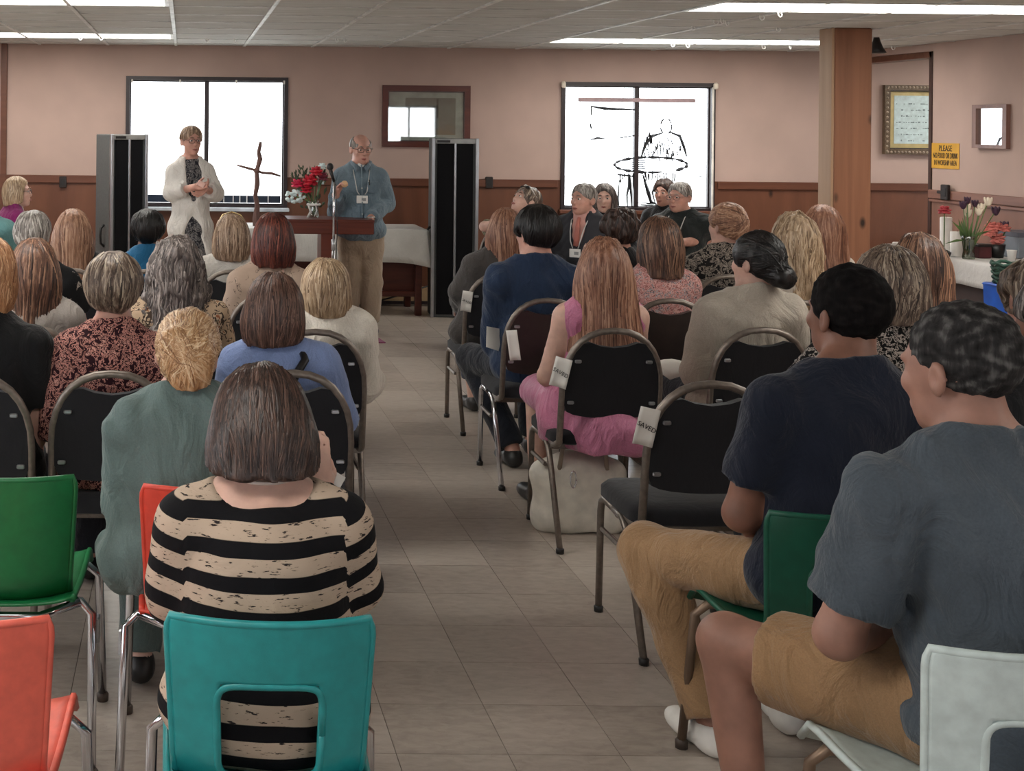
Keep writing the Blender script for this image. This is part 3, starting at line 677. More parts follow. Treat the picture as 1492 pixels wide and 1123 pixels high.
def cloth_over(name, x0, x1, y0, y1, z, drop, mat, lab, cat='tablecloth', wav=0.012, seed=1):
    rr_ = random.Random(seed); m = MB(); N = 72
    pts = rrect(x0, y0, x1, y1, 0.04, 12); per = []
    L = len(pts)
    dense = []
    for k in range(L):
        p, q = Vector(pts[k]), Vector(pts[(k+1) % L]); nseg = max(1, int((q-p).length/0.05))
        for t in range(nseg): dense.append(p.lerp(q, t/nseg))
    cen = Vector(((x0+x1)/2, (y0+y1)/2)); vs = []; fs = []; n_ = len(dense)
    for ring, (o, dz) in enumerate(((0.0, 0.0), (0.010, -0.012), (0.016, -drop*0.4), (0.022, -drop*0.8), (0.024, -drop))):
        for k, p in enumerate(dense):
            corner = min(abs(p.x-x0), abs(p.x-x1))+min(abs(p.y-y0), abs(p.y-y1)); cf = math.exp(-corner/0.10)
            wv = math.sin(k*0.55+seed)*wav*ring/4+cf*0.06*ring/4
            d = (p-cen).normalized(); nrm = Vector((d.x, d.y)); vs.append((p.x+nrm.x*(o+wv), p.y+nrm.y*(o+wv), z+dz-cf*0.07*(ring/4 if dz < -0.02 else 0)))
    for r_ in range(4):
        for k in range(n_): fs.append((r_*n_+k, (r_+1)*n_+k, (r_+1)*n_+(k+1) % n_, r_*n_+(k+1) % n_))
    vs.append((cen.x, cen.y, z)); c = len(vs)-1
    for k in range(n_): fs.append((k, (k+1) % n_, c))
    m.add(vs, fs); o = m.build(name, mat, None, True, 50); solidify(o, 0.003); return tag(o, lab, cat)
M_linen = cloth('white_linen', (206, 204, 198), 0.04, 0.8, 300, 0.25)
cloth_over('tablecloth', tl.x, tr.x, 11.74, 12.42, TZ, 0.29, M_linen, 'white cloth draped over the table behind the lectern')
cb = MB().tube([at(546, 440, 12.2), at(575, 432, 12.25), at(606, 422, 12.3), at(626, 416, 12.3)], 0.008, 6).build('cable', M_black, None, True); tag(cb, 'black cable running up under the cloth covered table', 'cable')
# rug under the lectern
g1 = ground(562, 500); 
def rugf(u, v): return (g1.x-0.95+0.95*u-0.35*v*0, g1.y+1.05*v-0.0*u, 0.006) if True else None
rg = MB().add([(g1.x-1.0, g1.y, 0.001), (g1.x, g1.y, 0.001), (g1.x-0.10, g1.y+0.9, 0.001), (g1.x-1.0, g1.y+0.9, 0.001), (g1.x-1.0, g1.y, 0.008), (g1.x, g1.y, 0.008), (g1.x-0.10, g1.y+0.9, 0.008), (g1.x-1.0, g1.y+0.9, 0.008)], [(3, 2, 1, 0), (4, 5, 6, 7), (0, 1, 5, 4), (1, 2, 6, 5), (2, 3, 7, 6), (3, 0, 4, 7)])
tag(rg.build('rug', cloth('magenta_carpet', (124, 44, 84), 0.1, 0.95, 400, 0.1)), 'magenta rug on the floor under the lectern', 'rug')
# lectern
LY = 10.3; l0, l1 = at(418, 325, LY), at(546, 325, LY); lz = at(480, 320, LY).z
lc = empty('lectern', ((l0.x+l1.x)/2, LY+0.2, 0)); hx = (l1.x-l0.x)/2
M_lec = wood('lectern_wood', (74, 32, 24), (104, 50, 36), (0.1, 1, 1), 14, 0.35)
MB().box((-hx, -0.20, lz-0.025), (hx, 0.24, lz), bev=0.006).build('top', M_lec, lc)
MB().box((-hx+.005, -0.205, lz-0.115), (hx-.005, -0.17, lz-0.02), bev=0.005).build('apron', M_lec, lc)
pcx = at(478, 360, LY).x-lc.location.x
MB().box((pcx-0.055, -0.19, 0.05), (pcx+0.055, 0.10, lz-0.025), bev=0.006).build('post', M_lec, lc)
MB().box((pcx-0.25, -0.28, 0.008), (pcx+0.25, 0.22, 0.055), bev=0.01).build('base', M_lec, lc)
tag(lc, 'dark wooden lectern with a flat top on a central post', 'lectern')
# microphone on a stand
mY = 10.15; mp = at(486, 330, mY); ms = empty('microphone_stand', (mp.x, mY, 0)); mz = at(482, 262, mY).z
MB().lathe([(0.13, 0.0), (0.13, 0.012), (0.05, 0.02), (0.02, 0.045)], n=24).build('base', M_black, ms, True, 40)
MB().tube([(0, 0, 0.03), (0, 0, 0.78)], 0.013, 10).build('lower_tube', M_steel, ms, True)
MB().tube([(0, 0, 0.76), (0, 0, mz)], 0.009, 10).build('upper_tube', M_steel, ms, True)
MB().tube([(0, 0, 0.74), (0, 0, 0.82)], 0.018, 10).build('clutch', M_alu, ms, True)
hd = at(481, 243, mY)-Vector((mp.x, mY, 0))
mic = MB().tube([(0, 0, mz-0.01), hd+Vector((0, -.01, -0.02))], [0.011, 0.016], 10).build('microphone', M_black, ms, True)
MB().ell(hd, (0.027, 0.027, 0.03), 14, 10).build('mic_head', plain('mic_mesh', (40, 38, 40), 0.5, 0.3, 0.3, 300), mic, True)
MB().tube([(0.012, 0, mz-.03), (0.03, 0.0, 0.9), (0.016, 0.01, 0.5), (0.05, 0.0, 0.2), (0.10, -0.1, 0.012)], 0.004, 6).build('lead', M_black, ms, True)
tag(ms, 'chrome microphone stand with a black microphone before the man', 'microphone')

# flowers
def bloom(root, name, c, r, mat, n=14, seed=0, layers=3):
    rr_ = random.Random(seed); m = MB()
    for L in range(layers):
        for k in range(n//layers+L):
            a = 6.283*k/(n//layers+L)+L*0.5; el = 0.9-0.65*L+rr_.uniform(-.1, .1)
            d = Vector((math.cos(a)*math.cos(el), math.sin(a)*math.cos(el), math.sin(el)))
            M = d.to_track_quat('Z', 'Y').to_matrix().to_4x4()
            m.ell(Vector(c)+d*r*0.55, (r*0.5, r*0.22, r*0.55), 6, 5, M)
    m.ell(c, (r*.5, r*.5, r*.5), 8, 6); return m.build(name, mat, root, True)
def leafmesh(m, a, b, wd):
    a, b = Vector(a), Vector(b); d = b-a; u = d.cross(Vector((0.3, 1, 0.2))).normalized()*wd; mid = a.lerp(b, .5)+Vector((0, 0, d.length*.06))
    m.add([a, mid+u, b, mid-u, mid+Vector((0, -wd*.35, 0))], [(0, 1, 4), (1, 2, 4), (2, 3, 4), (3, 0, 4)])
vb = Vector((at(457, 318, LY+0.25).x, LY+0.25, lz)); vs_ = empty('flower_vase', vb)
k_ = LY/FPX
def off(px, py): p = at(px, py, vb.y); return Vector((p.x-vb.x, 0, p.z-vb.z))
MB().lathe([(0.035, 0.0), (0.042, 0.02), (0.040, 0.07), (0.034, 0.10), (0.048, 0.135), (0.044, 0.135)], n=18).build('vase', pane_mat('vase_glass', 0.25, (0.75, 0.82, 0.80)), vs_, True)
M_stem = plain('flower_stem', (72, 104, 52), 0.6); M_leaf = plain('dark_leaf', (50, 66, 44), 0.55, 0, 0.25); M_red = plain('red_petal', (176, 22, 44), 0.55, 0, 0.18, 30)
M_hyd = plain('white_petal', (216, 232, 232), 0.6, 0, 0.06, 30); M_pk = plain('deep_pink_petal', (198, 36, 74), 0.55, 0, 0.15, 30); M_bur = plain('burgundy_petal', (104, 24, 46), 0.6, 0, 0.2, 30)
blooms = [(433, 268, 0.05, M_pk), (451, 264, 0.062, M_red), (460, 251, 0.055, M_red), (446, 276, 0.05, M_red), (467, 266, 0.032, M_hyd), (470, 258, 0.045, M_bur), (470, 243, 0.034, M_hyd)]
stm = MB()
for q, (x, y, r_, mt) in enumerate(blooms):
    o_ = off(x, y)+Vector((0, rnd.uniform(-.06, .03), 0)); bloom(vs_, 'bloom', o_, r_, mt, 15, q); stm.tube([(rnd.uniform(-.01, .01), 0, 0.02), (o_.x*.3, o_.y*.4, 0.14), o_], 0.004, 5)
hy = MB(); hc = off(430, 286)
for q in range(46):
    d = Vector((rnd.gauss(0, 1), rnd.gauss(0, 1), rnd.gauss(0, 1))).normalized(); hy.ell(hc+Vector((d.x*.075, d.y*.05, d.z*.05)), (.016, .016, .012), 6, 4)
hy.build('hydrangea', M_hyd, vs_, True); stm.tube([(0, 0, .03), (-.04, -.02, .13), hc], 0.005, 5); stm.build('stems', M_stem, vs_, True)
lf = MB()
for q in range(30):
    b_ = off(rnd.uniform(425, 478), rnd.uniform(238, 300)); leafmesh(lf, b_*0.72+Vector((0, rnd.uniform(-.05, .05), 0)), b_+Vector((0, rnd.uniform(-.05, .05), 0)), 0.013)
for q in range(6):
    b_ = off(426+q*5, 246-abs(q-3)*-3-rnd.uniform(0, 6)); stm2 = b_
    for z in range(5): leafmesh(lf, b_*(0.8+z*.04), b_*(0.84+z*.045)+Vector((rnd.uniform(-.03, .03), 0, .015)), 0.008)
lf.build('foliage', M_leaf, vs_)
MB().tube([(-.045, -.03, .10), (-.03, -.05, .05), (-.055, -.05, 0.0)], 0.012, 6, flat=.3).tube([(.01, -.045, .10), (.02, -.05, .06), (.0, -.055, .012)], 0.012, 6, flat=.3).tube([(.05*math.cos(a_), .05*math.sin(a_), .104) for a_ in [i*.524 for i in range(13)]], 0.010, 6).build('ribbon', M_white, vs_, True)
tag(vs_, 'glass vase of red roses and white hydrangea with ribbon on the lectern', 'flower vase')
# cross of branches on the table
cY = 12.0; c0 = at(375, 320, cY); cr = empty('branch_cross', (c0.x, cY, TZ+0.003))
M_br = wood('branch_wood', (84, 58, 54), (120, 90, 82), (1, 1, 0.2), 20, 0.8)
def cl(px, py): p = at(px, py, cY); return (p.x-c0.x, 0, p.z-TZ)
MB().tube([cl(374, 329), cl(373, 318), cl(375, 300), cl(372, 285), cl(375, 268), cl(374, 250), cl(379, 232), cl(377, 222), cl(379, 212), cl(380, 207)], [.036, .032, .024, .020, .025, .020, .025, .019, .017, .013], 9).build('upright', M_br, cr, True)
MB().tube([cl(345, 241), cl(356, 244), cl(371, 248), cl(382, 252), cl(396, 253), cl(409, 257)], [.008, .012, .013, .012, .013, .008], 8).build('crossbar', M_br, cr, True)
MB().ell(cl(374, 249), (.03, .028, .03), 10, 7).build('binding', M_br, cr, True)
tag(cr, 'rustic cross made of twisted branches in front of the left window', 'cross')

# side table along the right wall with flowers and candles
SZ = 0.76; q0 = ground(1366, 378, SZ)
st = empty('side_table', (6.08, 9.35, 0))
x0, x1, y0, y1 = 5.72, 6.41, 7.6, 10.0
M_sk = plain('table_dark', (52, 34, 30), 0.6)
MB().box((x0-6.08, y0-9.35, SZ-0.035), (x1-6.08, y1-9.35, SZ-0.005), bev=0.004).build('table_top', M_sk, st)
MB().box((x0+.03-6.08, y0+.03-9.35, 0.05), (x1-.03-6.08, y1-.03-9.35, SZ-0.035)).build('cabinet', M_sk, st)
for a_ in (x0+.05, x1-.05):
    for b_ in (y0+.05, y1-.05): MB().box((a_-6.11, b_-9.38, 0), (a_-6.05, b_-9.32, 0.06)).build('foot', M_sk, st)
tag(st, 'dark serving table along the right wall', 'table')
cloth_over('serving_cloth', x0-.01, x1, 8.6, y1+.01, SZ, 0.17, cloth('white_linen_runner', (200, 196, 192), 0.04, 0.85, 300, 0.2), 'white cloth hanging over the serving table by the right wall', seed=4)
def candle(px, py0, py1, wpx, lab):
    b_ = ground(px, py1, SZ+.004); h_ = at(px, py0, b_.y).z-SZ; r_ = wpx/2*b_.y/FPX
    e_ = empty('pillar_candle', (b_.x, b_.y, SZ+.004)); MB().lathe([(r_*.96, 0), (r_, .008), (r_, h_-.006), (r_*.9, h_), (r_*.35, h_-.006)], n=24).build('wax', plain('candle_wax', (226, 220, 214), 0.5, 0, 0.03), e_, True, 40)
    MB().tube([(0, 0, h_-.008), (.002, 0, h_+.012)], .0015, 5).build('wick', M_black, e_); tag(e_, lab, 'candle')
candle(1378, 317, 371, 16, 'tall white pillar candle on the serving table'); candle(1394, 338, 373, 18, 'short white pillar candle beside the vase of tulips')
b_ = ground(1411, 377, SZ+.004); tv = empty('tulip_vase', (b_.x, b_.y, SZ+.004))
MB().lathe([(.04, 0), (.043, .01), (.036, .06), (.045, .14), (.055, .17), (.05, .17)], n=18).build('vase', pane_mat('vase_glass_dark', 0.2, (0.45, 0.5, 0.4)), tv, True)
M_tg = plain('tulip_leaf', (74, 98, 48), 0.5, 0, 0.2); M_cr = plain('cream_petal', (226, 212, 190), 0.6, 0, 0.06); M_pu = plain('dark_plum_petal', (56, 30, 50), 0.6, 0, 0.2); M_pi = plain('salmon_petal', (206, 118, 108), 0.6, 0, 0.15)
def toff(px, py, dy=0): p = at(px, py, b_.y); return Vector((p.x-b_.x, dy, p.z-SZ))
def tulip(root, c, r_, mat, tilt=(0, 0, 1)):
    m = MB()
    for k in range(6):
        a_ = k*1.047; d = Vector((math.cos(a_), math.sin(a_), 0)); M = Vector((d.x*.35, d.y*.35, 1)).to_track_quat('Z', 'Y').to_matrix().to_4x4(); m.ell(Vector(c)+d*r_*.5, (r_*.5, r_*.3, r_*1.1), 6, 5, M)
    m.build('tulip', mat, root, True)
stm = MB()
for x, y, r_, mt in ((1398, 299, .04, M_pu), (1408, 304, .045, M_cr), (1404, 292, .035, M_pu), (1419, 297, .035, M_pu), (1428, 303, .045, M_cr), (1434, 294, .045, M_cr), (1424, 309, .04, M_cr), (1450, 308, .045, M_pu), (1412, 312, .04, M_cr)):
    o_ = toff(x, y, rnd.uniform(-.05, .05)); tulip(tv, o_, r_*.75, mt); stm.tube([(0, 0, .03), o_*.5+Vector((0, 0, .02)), o_], .0035, 5)
stm.build('stems', M_tg, tv, True); lf = MB()
for k in range(16): leafmesh(lf, (rnd.uniform(-.02, .02), rnd.uniform(-.02, .02), .05), toff(1411+rnd.uniform(-16, 20), 318+rnd.uniform(0, 28), rnd.uniform(-.06, .06)), .016)
for e in ((1376, 356), (1386, 322), (1446, 336)): leafmesh(lf, (0, 0, .14), toff(*e), .010)
lf.build('leaves', M_tg, tv); tag(tv, 'vase of cream and dark plum tulips on the serving table', 'flower vase')
pf = at(1463, 372, 9.7); fl_ = empty('carnation_pot', (pf.x, pf.y+.1, SZ+.004))
MB().lathe([(.05, 0), (.065, .10), (.06, .10)], n=16).build('pot', M_black, fl_, True)
for q in range(9):
    p = at(1440+rnd.uniform(0, 24), 326+rnd.uniform(0, 32), pf.y+.1)-fl_.location; bloom(fl_, 'carnation', p, .045, M_pi, 14, q+20)
tulip(fl_, at(1463, 329, pf.y+.1)-fl_.location, .035, M_pu)
sm = MB()
for q in range(6): sm.tube([(0, 0, .05), (rnd.uniform(-.08, .08), rnd.uniform(-.03, .03), .22)], .004, 5)
sm.build('stems', M_tg, fl_); tag(fl_, 'salmon pink carnations in a dark pot on the serving table', 'flower pot')
p = at(1376, 308, 9.85); e_ = empty('red_flower_pick', (p.x, p.y, SZ+.004))
bloom(e_, 'bloom', (0, 0, p.z-SZ), .045, plain('red_bract', (168, 54, 62), .6), 12, 3); MB().tube([(0, 0, 0), (0, 0, p.z-SZ)], .004, 5).build('stem', M_tg, e_); MB().lathe([(.04, 0), (.05, .03), (.02, .05)], n=14).build('foot', M_black, e_); tag(e_, 'single red flower behind the tall candle', 'flower')
def boxthing(name, px, py, sx, sy, sz, mat, lab, cat, lidmat=None, z=SZ+.004):
    b_ = at(px, py, 9.72); e_ = empty(name, (b_.x, b_.y+sy/2, z)); MB().box((-sx/2, -sy/2, 0), (sx/2, sy/2, sz), bev=.006).build('body', mat, e_)
    MB().box((-sx/2-.004, -sy/2-.004, sz*.82), (sx/2+.004, sy/2+.004, sz+.004), bev=.005).build('lid', lidmat or mat, e_); tag(e_, lab, cat); return e_
boxthing('storage_box', 1436, 366, .10, .12, .10, plain('tea_box_maroon', (74, 30, 34), .5), 'dark maroon box behind the tulip vase', 'box', M_black)
cw = boxthing('storage_box', 1505, 378, .22, .3, .19, plain('warmer_grey', (116, 122, 130), .5), 'grey box with a dark lid at the right edge of the serving table', 'box', plain('warmer_lid', (84, 86, 96), .5))
boxthing('storage_box', 1370, 366, .07, .07, .07, M_black, 'small black box left of the tall candle', 'box', plain('plate_grey', (150, 150, 148), .4))
for x, y, lab in ((1474, 375, 'white paper cup in front of the grey box'), (1473, 352, 'white paper cup behind the salmon carnations')):
    b_ = at(x, y, 9.45 if y > 370 else 9.9); e_ = MB().lathe([(.022, 0), (.033, .085), (.036, .088), (.030, .084), (.02, .01)], n=16).build('paper_cup', M_white, None, True); e_.location = (b_.x, b_.y, SZ+.004); tag(e_, lab, 'cup')
gb = ground(1460, 405, .62); gk = empty('green_basket', (5.48, 8.62, 0.114))
bm = MB()
for k in range(5): bm.tube([(.11*(1+.05*k)*math.cos(a_)*.9, .13*math.sin(a_), .60+.03*k+.008*math.sin(a_*7+k)) for a_ in [i*.2618 for i in range(25)]], .012, 5)
bm.build('weave', plain('basket_green', (30, 62, 50), .7, 0, .3, 40), gk, True); MB().lathe([(.10, .592), (.105, .60), (.10, .606)], n=20).build('base', plain('basket_stand', (42, 40, 38), .6), gk)
tag(gk, 'dark green woven basket on top of the blue bin', 'basket')
bb = ground(1462, 450, .40); bg_ = empty('blue_bin', (5.50, 8.62, 0))
MB().lathe([(.16, 0), (.19, .68), (.20, .69), (.18, .68), (.15, .02)], n=4, M=Matrix.Rotation(.785, 4, 'Z')).build('bin', plain('blue_plastic', (24, 82, 176), .45), bg_)
MB().box((-.14, -.14, .68), (.14, .14, .70), bev=.006).build('rim', plain('blue_plastic', (24, 82, 176), .45), bg_); tag(bg_, 'bright blue plastic bin beside the serving table', 'bin')
ft = empty('folding_table', (7.3, 12.0, 0)); MB().box((-.6, -.35, .62), (.6, .35, .66), bev=.008).build('table_top', M_white, ft)
for sx in (-.5, .5): MB().tube([(sx, -.25, .62), (sx, -.3, 0)], .014).tube([(sx, .25, .62), (sx, .3, 0)], .014).build('leg', M_alu, ft)
tag(ft, 'low white folding table in the alcove beyond the opening', 'table')
tray = MB().box((-.2, -.12, 0), (.2, .12, .05), bev=.01).build('white_tray', plain('tray_white', (220, 216, 208), .6)); tray.location = (7.0, 11.9, .662); tag(tray, 'white tray lying on the folding table in the alcove', 'tray')

# ------------------------------------------------------------------ chairs
M_fr = plain('chair_hammertone', (124, 114, 106), 0.38, 0.6, 0.08, 60)
M_up = cloth('black_upholstery', (34, 34, 38), 0.1, 0.9, 300, 0.1)
M_br_up = plain('brown_vinyl', (46, 38, 36), 0.32, 0, 0.12, 20)
def arch(wd, z0, zs, zt, n=14):
    pts = [(-wd, z0), (-wd, zs)]
    for k in range(1, n): a_ = math.pi-math.pi*k/n; pts.append((wd*math.copysign(abs(math.cos(a_))**0.85, math.cos(a_)), zs+(zt-zs)*math.sin(a_)**0.9))
    return pts+[(wd, zs), (wd, z0)]
def banquet():
    r = empty('banquet_chair')
    for sx in (-1, 1):       # one bent tube per side makes a front and a rear leg
        x = sx*.205
        MB().tube([(x, .22, .012), (x, .205, .36), (x, .195, .395), (x, .165, .412), (x, .06, .408)], .0125, 8).build('front_leg', M_fr, r, True)
        MB().tube([(x, .07, .408), (x, -.02, .402), (x, -.06, .375), (x, -.085, .33), (x, -.235, .012)], .0125, 8).build('rear_leg', M_fr, r, True)
        for y in (.22, -.235): MB().lathe([(.016, 0), (.017, .018), (.012, .022)], (x, y, 0), 10).build('foot_cap', M_black, r, True)
        MB().tube([(x, -.01, .30), (x, .19, .30)], .009, 6).build('side_brace', M_fr, r)
    MB().box((-.205, .03, .385), (.205, .055, .41)).box((-.205, -.10, .385), (.205, -.075, .41)).build('under_frame', M_fr, r)
    hoop = arch(.195, .43, .66, .895)
    tl_ = lambda x, z: (x, -.175-(z-.43)*.16, z)
    MB().tube([(-.19, .02, .415), (-.195, -.10, .405), (-.195, -.155, .42)]+[tl_(x, z) for x, z in hoop]+[(.195, -.155, .42), (.195, -.10, .405), (.19, .02, .415)], .0135, 8, flat=1.15).build('back_hoop', M_fr, r, True)
    m = MB(); n_ = 7
    def seatf(x, y): return 0
    out = rrect(-.215, -.17, .215, .235, .07, 5)
    vs = []; fs = []; L = len(out)
    for zz, ins in ((.415, .012), (.422, 0), (.455, 0), (.472, .015), (.482, .06)):
        for x, y in out:
            cx, cy = x*(1-ins/.2), .03+(y-.03)*(1-ins/.2); vs.append((cx, cy, zz))
    for q in range(4):
        for k in range(L): fs.append((q*L+k, q*L+(k+1) % L, (q+1)*L+(k+1) % L, (q+1)*L+k))
    fs += [tuple(range(L-1, -1, -1)), tuple(range(4*L, 5*L))]; m.add(vs, fs).build('seat', M_up, r, True, 50)
    pin = [(x, z) for x, z in arch(.192, .60, .66, .888)]
    body = []
    # back pad: hoop shape with a dished handle gap at the top and a rounded bottom edge
    top = .858
    for x, z in pin: body.append((x, min(z, top-0.006-0.026*(1-(x/.105)**2) if abs(x) < .105 else z)))
    bot = [(.185*math.cos(a_)*1.0, .585-.05*math.sin(a_)**.6) for a_ in [math.pi*k/10 for k in range(11)]]
    poly = body+bot[1:-1]
    Mt = Matrix(((1, 0, 0, 0), (0, 1, -.16, -.175+.43*.16), (0, 0, 1, 0), (0, 0, 0, 1)))
    pad = MB().prism([(x, z) for x, z in reversed(poly)], -.012, .022, Mt).build('backrest', M_up, r)
    for sx in (-1, 1):
        for z in (.77, .60): MB().box((-.013, -.008, -.007), (.013, .004, .007), Matrix.Translation(tl_(sx*(.163 if z < .7 else .142), z)) @ Matrix.Translation((0, -.012, 0)), bev=.003).build('bracket', M_alu, r)
    return r
PROTO = banquet(); first_chair = [True]
def place_chair(x, y_rear, rz, lab, vinyl=False, chrome=False, group='padded banquet chairs in rows'):
    c = PROTO if first_chair[0] else copy_tree(PROTO); first_chair[0] = False
    c.location = (x, y_rear+.235, 0); c.rotation_euler = (0, 0, rz)
    for ch in c.children:
        if vinyl and ch.name.startswith(('backrest',)) or chrome and 'leg' in ch.name:
            ch.material_slots[0].link = 'OBJECT'; ch.material_slots[0].material = M_br_up if not chrome or 'leg' not in ch.name else M_steel
    tag(c, lab, 'chair', group); return c
def plastic(name, x, y_back, rz, mat, hole, lab, legmat, ztop=.775):
    r = empty(name, (x, y_back+.24, 0), rz)
    # back shell: curved sheet with rolled edge
    def sec(z): return -.24-(z-.45)*.10+.06*max(0, (.52-z)/.09)**2
    wt, wb = .195, .175
    N = 17
    def pt(u, v, off=0.0):
        z = .43+(ztop-.43)*v; hwid = wb+(wt-wb)*v; x_ = (u*2-1)*hwid
        rc = .035
        if v > .9: x_ *= 1-.04*((v-.9)/.1)**2
        curve = .045*(abs(u*2-1))**2.2
        return Vector((x_, sec(z)+curve, z))
    m = MB(); nu, nv = 24, 24; keep = {}
    hu, v0, v1 = .27, .10, .66
    vs = [pt(i/nu, j/nv) for j in range(nv+1) for i in range(nu+1)]; fs = []
    for j in range(nv):
        for i in range(nu):
            uc, vc = (i+.5)/nu, (j+.5)/nv
            if hole and .5-hu < uc < .5+hu and v0 < vc < v1: continue
            fs.append((j*(nu+1)+i, j*(nu+1)+i+1, (j+1)*(nu+1)+i+1, (j+1)*(nu+1)+i))
    if hole:                 # round the hole and turn its edge forward
        for j in range(nv+1):
            for i in range(nu+1):
                u, v = i/nu, j/nv
    m.add(vs, fs); b = m.build('back_shell', mat, r, True); solidify(b, .006, -1)
    bv = b.modifiers.new('soft', 'SUBSURF'); bv.levels = 1; bv.render_levels = 1
    b.modifiers.move(1, 0)
    # rolled rim
    rim = [pt(0, j/20) for j in range(20)]+[pt(u, 1) for u in [k/10 for k in range(11)]]+[pt(1, 1-j/20) for j in range(1, 21)]
    rimc = []
    for p in rim: rimc.append(p+Vector((0, .006, 0)))
    MB().tube(rimc, .008, 8).build('rim', mat, r, True)
    if hole:
        hr = []
        for k in range(40):
            a_ = 2*math.pi*k/40; cu, su = math.cos(a_), math.sin(a_)
            u = .5+(hu-.0)*math.copysign(abs(cu)**.35, cu); v = (v0+v1)/2+(v1-v0)/2*math.copysign(abs(su)**.35, su); hr.append(pt(u, v)+Vector((0, .004, 0)))
        hr.append(hr[0]); MB().tube(hr, .0075, 8).build('hole_rim', mat, r, True)
    # seat shell
    def st(u, v):
        y = -.235+.46*v; hwid = .19+.015*v; x_ = (u*2-1)*hwid
        z = .445-.015*math.sin(v*math.pi)+.02*abs(u*2-1)**3
        if v > .88: z -= .05*((v-.88)/.12)**2
        return Vector((x_, y, z))
    sm_ = MB().grid(st, 14, 14).build('seat_shell', mat, r, True); solidify(sm_, .007, -1)
    MB().tube([st(0, j/12)-Vector((0, 0, .006)) for j in range(13)], .009, 6).build('seat_rim', mat, r, True)
    MB().tube([st(1, j/12)-Vector((0, 0, .006)) for j in range(13)], .009, 6).build('seat_rim', mat, r, True)
    for sx in (-1, 1):
        e = .235 if legmat is M_steel else .22
        MB().tube([(sx*.12, .13, .425), (sx*(e-.03), .14, .42), (sx*e, .15, .39), (sx*(e+.01), .21, .012)], .0125, 8).build('front_leg', legmat, r, True)
        MB().tube([(sx*.12, -.12, .42), (sx*(e-.03), -.13, .415), (sx*e, -.14, .385), (sx*(e+.01), -.25, .012)], .0125, 8).build('rear_leg', legmat, r, True)
        for y in (.21, -.25): MB().lathe([(.017, 0), (.018, .02), (.013, .026)], (sx*(e+.01), y, 0), 10).build('foot_cap', plain('foot_cap_brown', (62, 50, 42), .6), r, True)
        MB().box((sx*(e+.012)-.008, -.13, .30), (sx*(e+.012)+.008, -.09, .37), bev=.004).build('ganging_clip', M_alu, r)
    MB().tube([(-.20, -.135, .415), (-.10, -.20, .40), (.10, -.20, .40), (.20, -.135, .415)], .0125, 8).build('rear_bar', legmat, r, True)
    tag(r, lab, 'chair', 'moulded plastic chairs'); return r
def plas(name, c): return plain(name, c, 0.38, 0, 0.05, 30, 0.45, 0.10, 700)
M_bronze = plain('bronze_leg', (120, 100, 84), 0.4, 0.6)
plastic('plastic_chair', at(397, 950, 2.44).x, 2.44, -.02, plas('teal_plastic', (32, 134, 136)), True, 'teal plastic chair with a cut-out back under the striped top', M_steel)
plastic('plastic_chair', at(70, 900, 2.42).x-.19, 2.42, 0, plas('salmon_plastic', (214, 96, 80)), False, 'empty salmon plastic chair at the bottom left corner', M_steel)
plastic('plastic_chair', at(107, 700, 3.40).x-.19, 3.40, 0, plas('green_plastic', (22, 104, 58)), False, 'empty bright green plastic chair at the left edge', M_steel)
plastic('plastic_chair', at(203, 720, 3.32).x+.20, 3.32, .0, plas('red_plastic', (204, 66, 50)), False, 'red plastic chair under the woman with the loose bun', M_steel)
plastic('plastic_chair', at(1122, 760, 3.14).x+.195, 3.14, 0, plas('dark_green_plastic', (22, 84, 66)), True, 'dark green plastic chair under the man in navy', M_bronze)
plastic('plastic_chair', at(1357, 960, 2.32).x+.195, 2.32, 0, plas('white_plastic', (196, 208, 206)), True, 'pale grey white plastic chair under the man in the grey shirt', M_bronze)
# ------------------------------------------------------------------ people
V3 = lambda *a: np.array(a, float)
def rotm(yaw=0, pitch=0, roll=0):        # degrees; yaw > 0 turns right, pitch > 0 looks down, roll > 0 tips to the right
    return np.array(Matrix.Rotation(-math.radians(yaw), 3, 'Z') @ Matrix.Rotation(-math.radians(pitch), 3, 'X') @ Matrix.Rotation(math.radians(roll), 3, 'Y'))
def hand_prims(wr, d, nrm, s=1.0, curl=0.5, side=1, rad=.0085):
    d = d/np.linalg.norm(d); nrm = nrm-d*(nrm @ d); nrm = nrm/np.linalg.norm(nrm); u = np.cross(d, nrm)*side   # u: towards the little finger
    R = np.stack([u, d, nrm], 1)
    P = [E(wr+d*.045*s, (.040*s, .052*s, .016*s), R, .015)]
    for k, (o, L) in enumerate(((-.030, .072), (-.010, .080), (.010, .075), (.028, .058))):
        b = wr+d*.085*s+u*o*s; L *= s
        m = b+(d*math.cos(curl*.6)+nrm*math.sin(curl*.6))*L*.5; e = m+(d*math.cos(curl*1.6)+nrm*math.sin(curl*1.6))*L*.5
        P += [C(b-d*.02, m, rad*1.1, rad, .006), C(m, e, rad, rad*.8, .004)]
    tb = wr+d*.02*s-u*.030*s; tm_ = tb+(d*.6-u*.55+nrm*.45)*.045*s; te = tm_+(d*.85-u*.1+nrm*.5)*.034*s
    return P+[C(tb, tm_, .014*s, .011*s, .012), C(tm_, te, .011*s, .009*s, .006)]
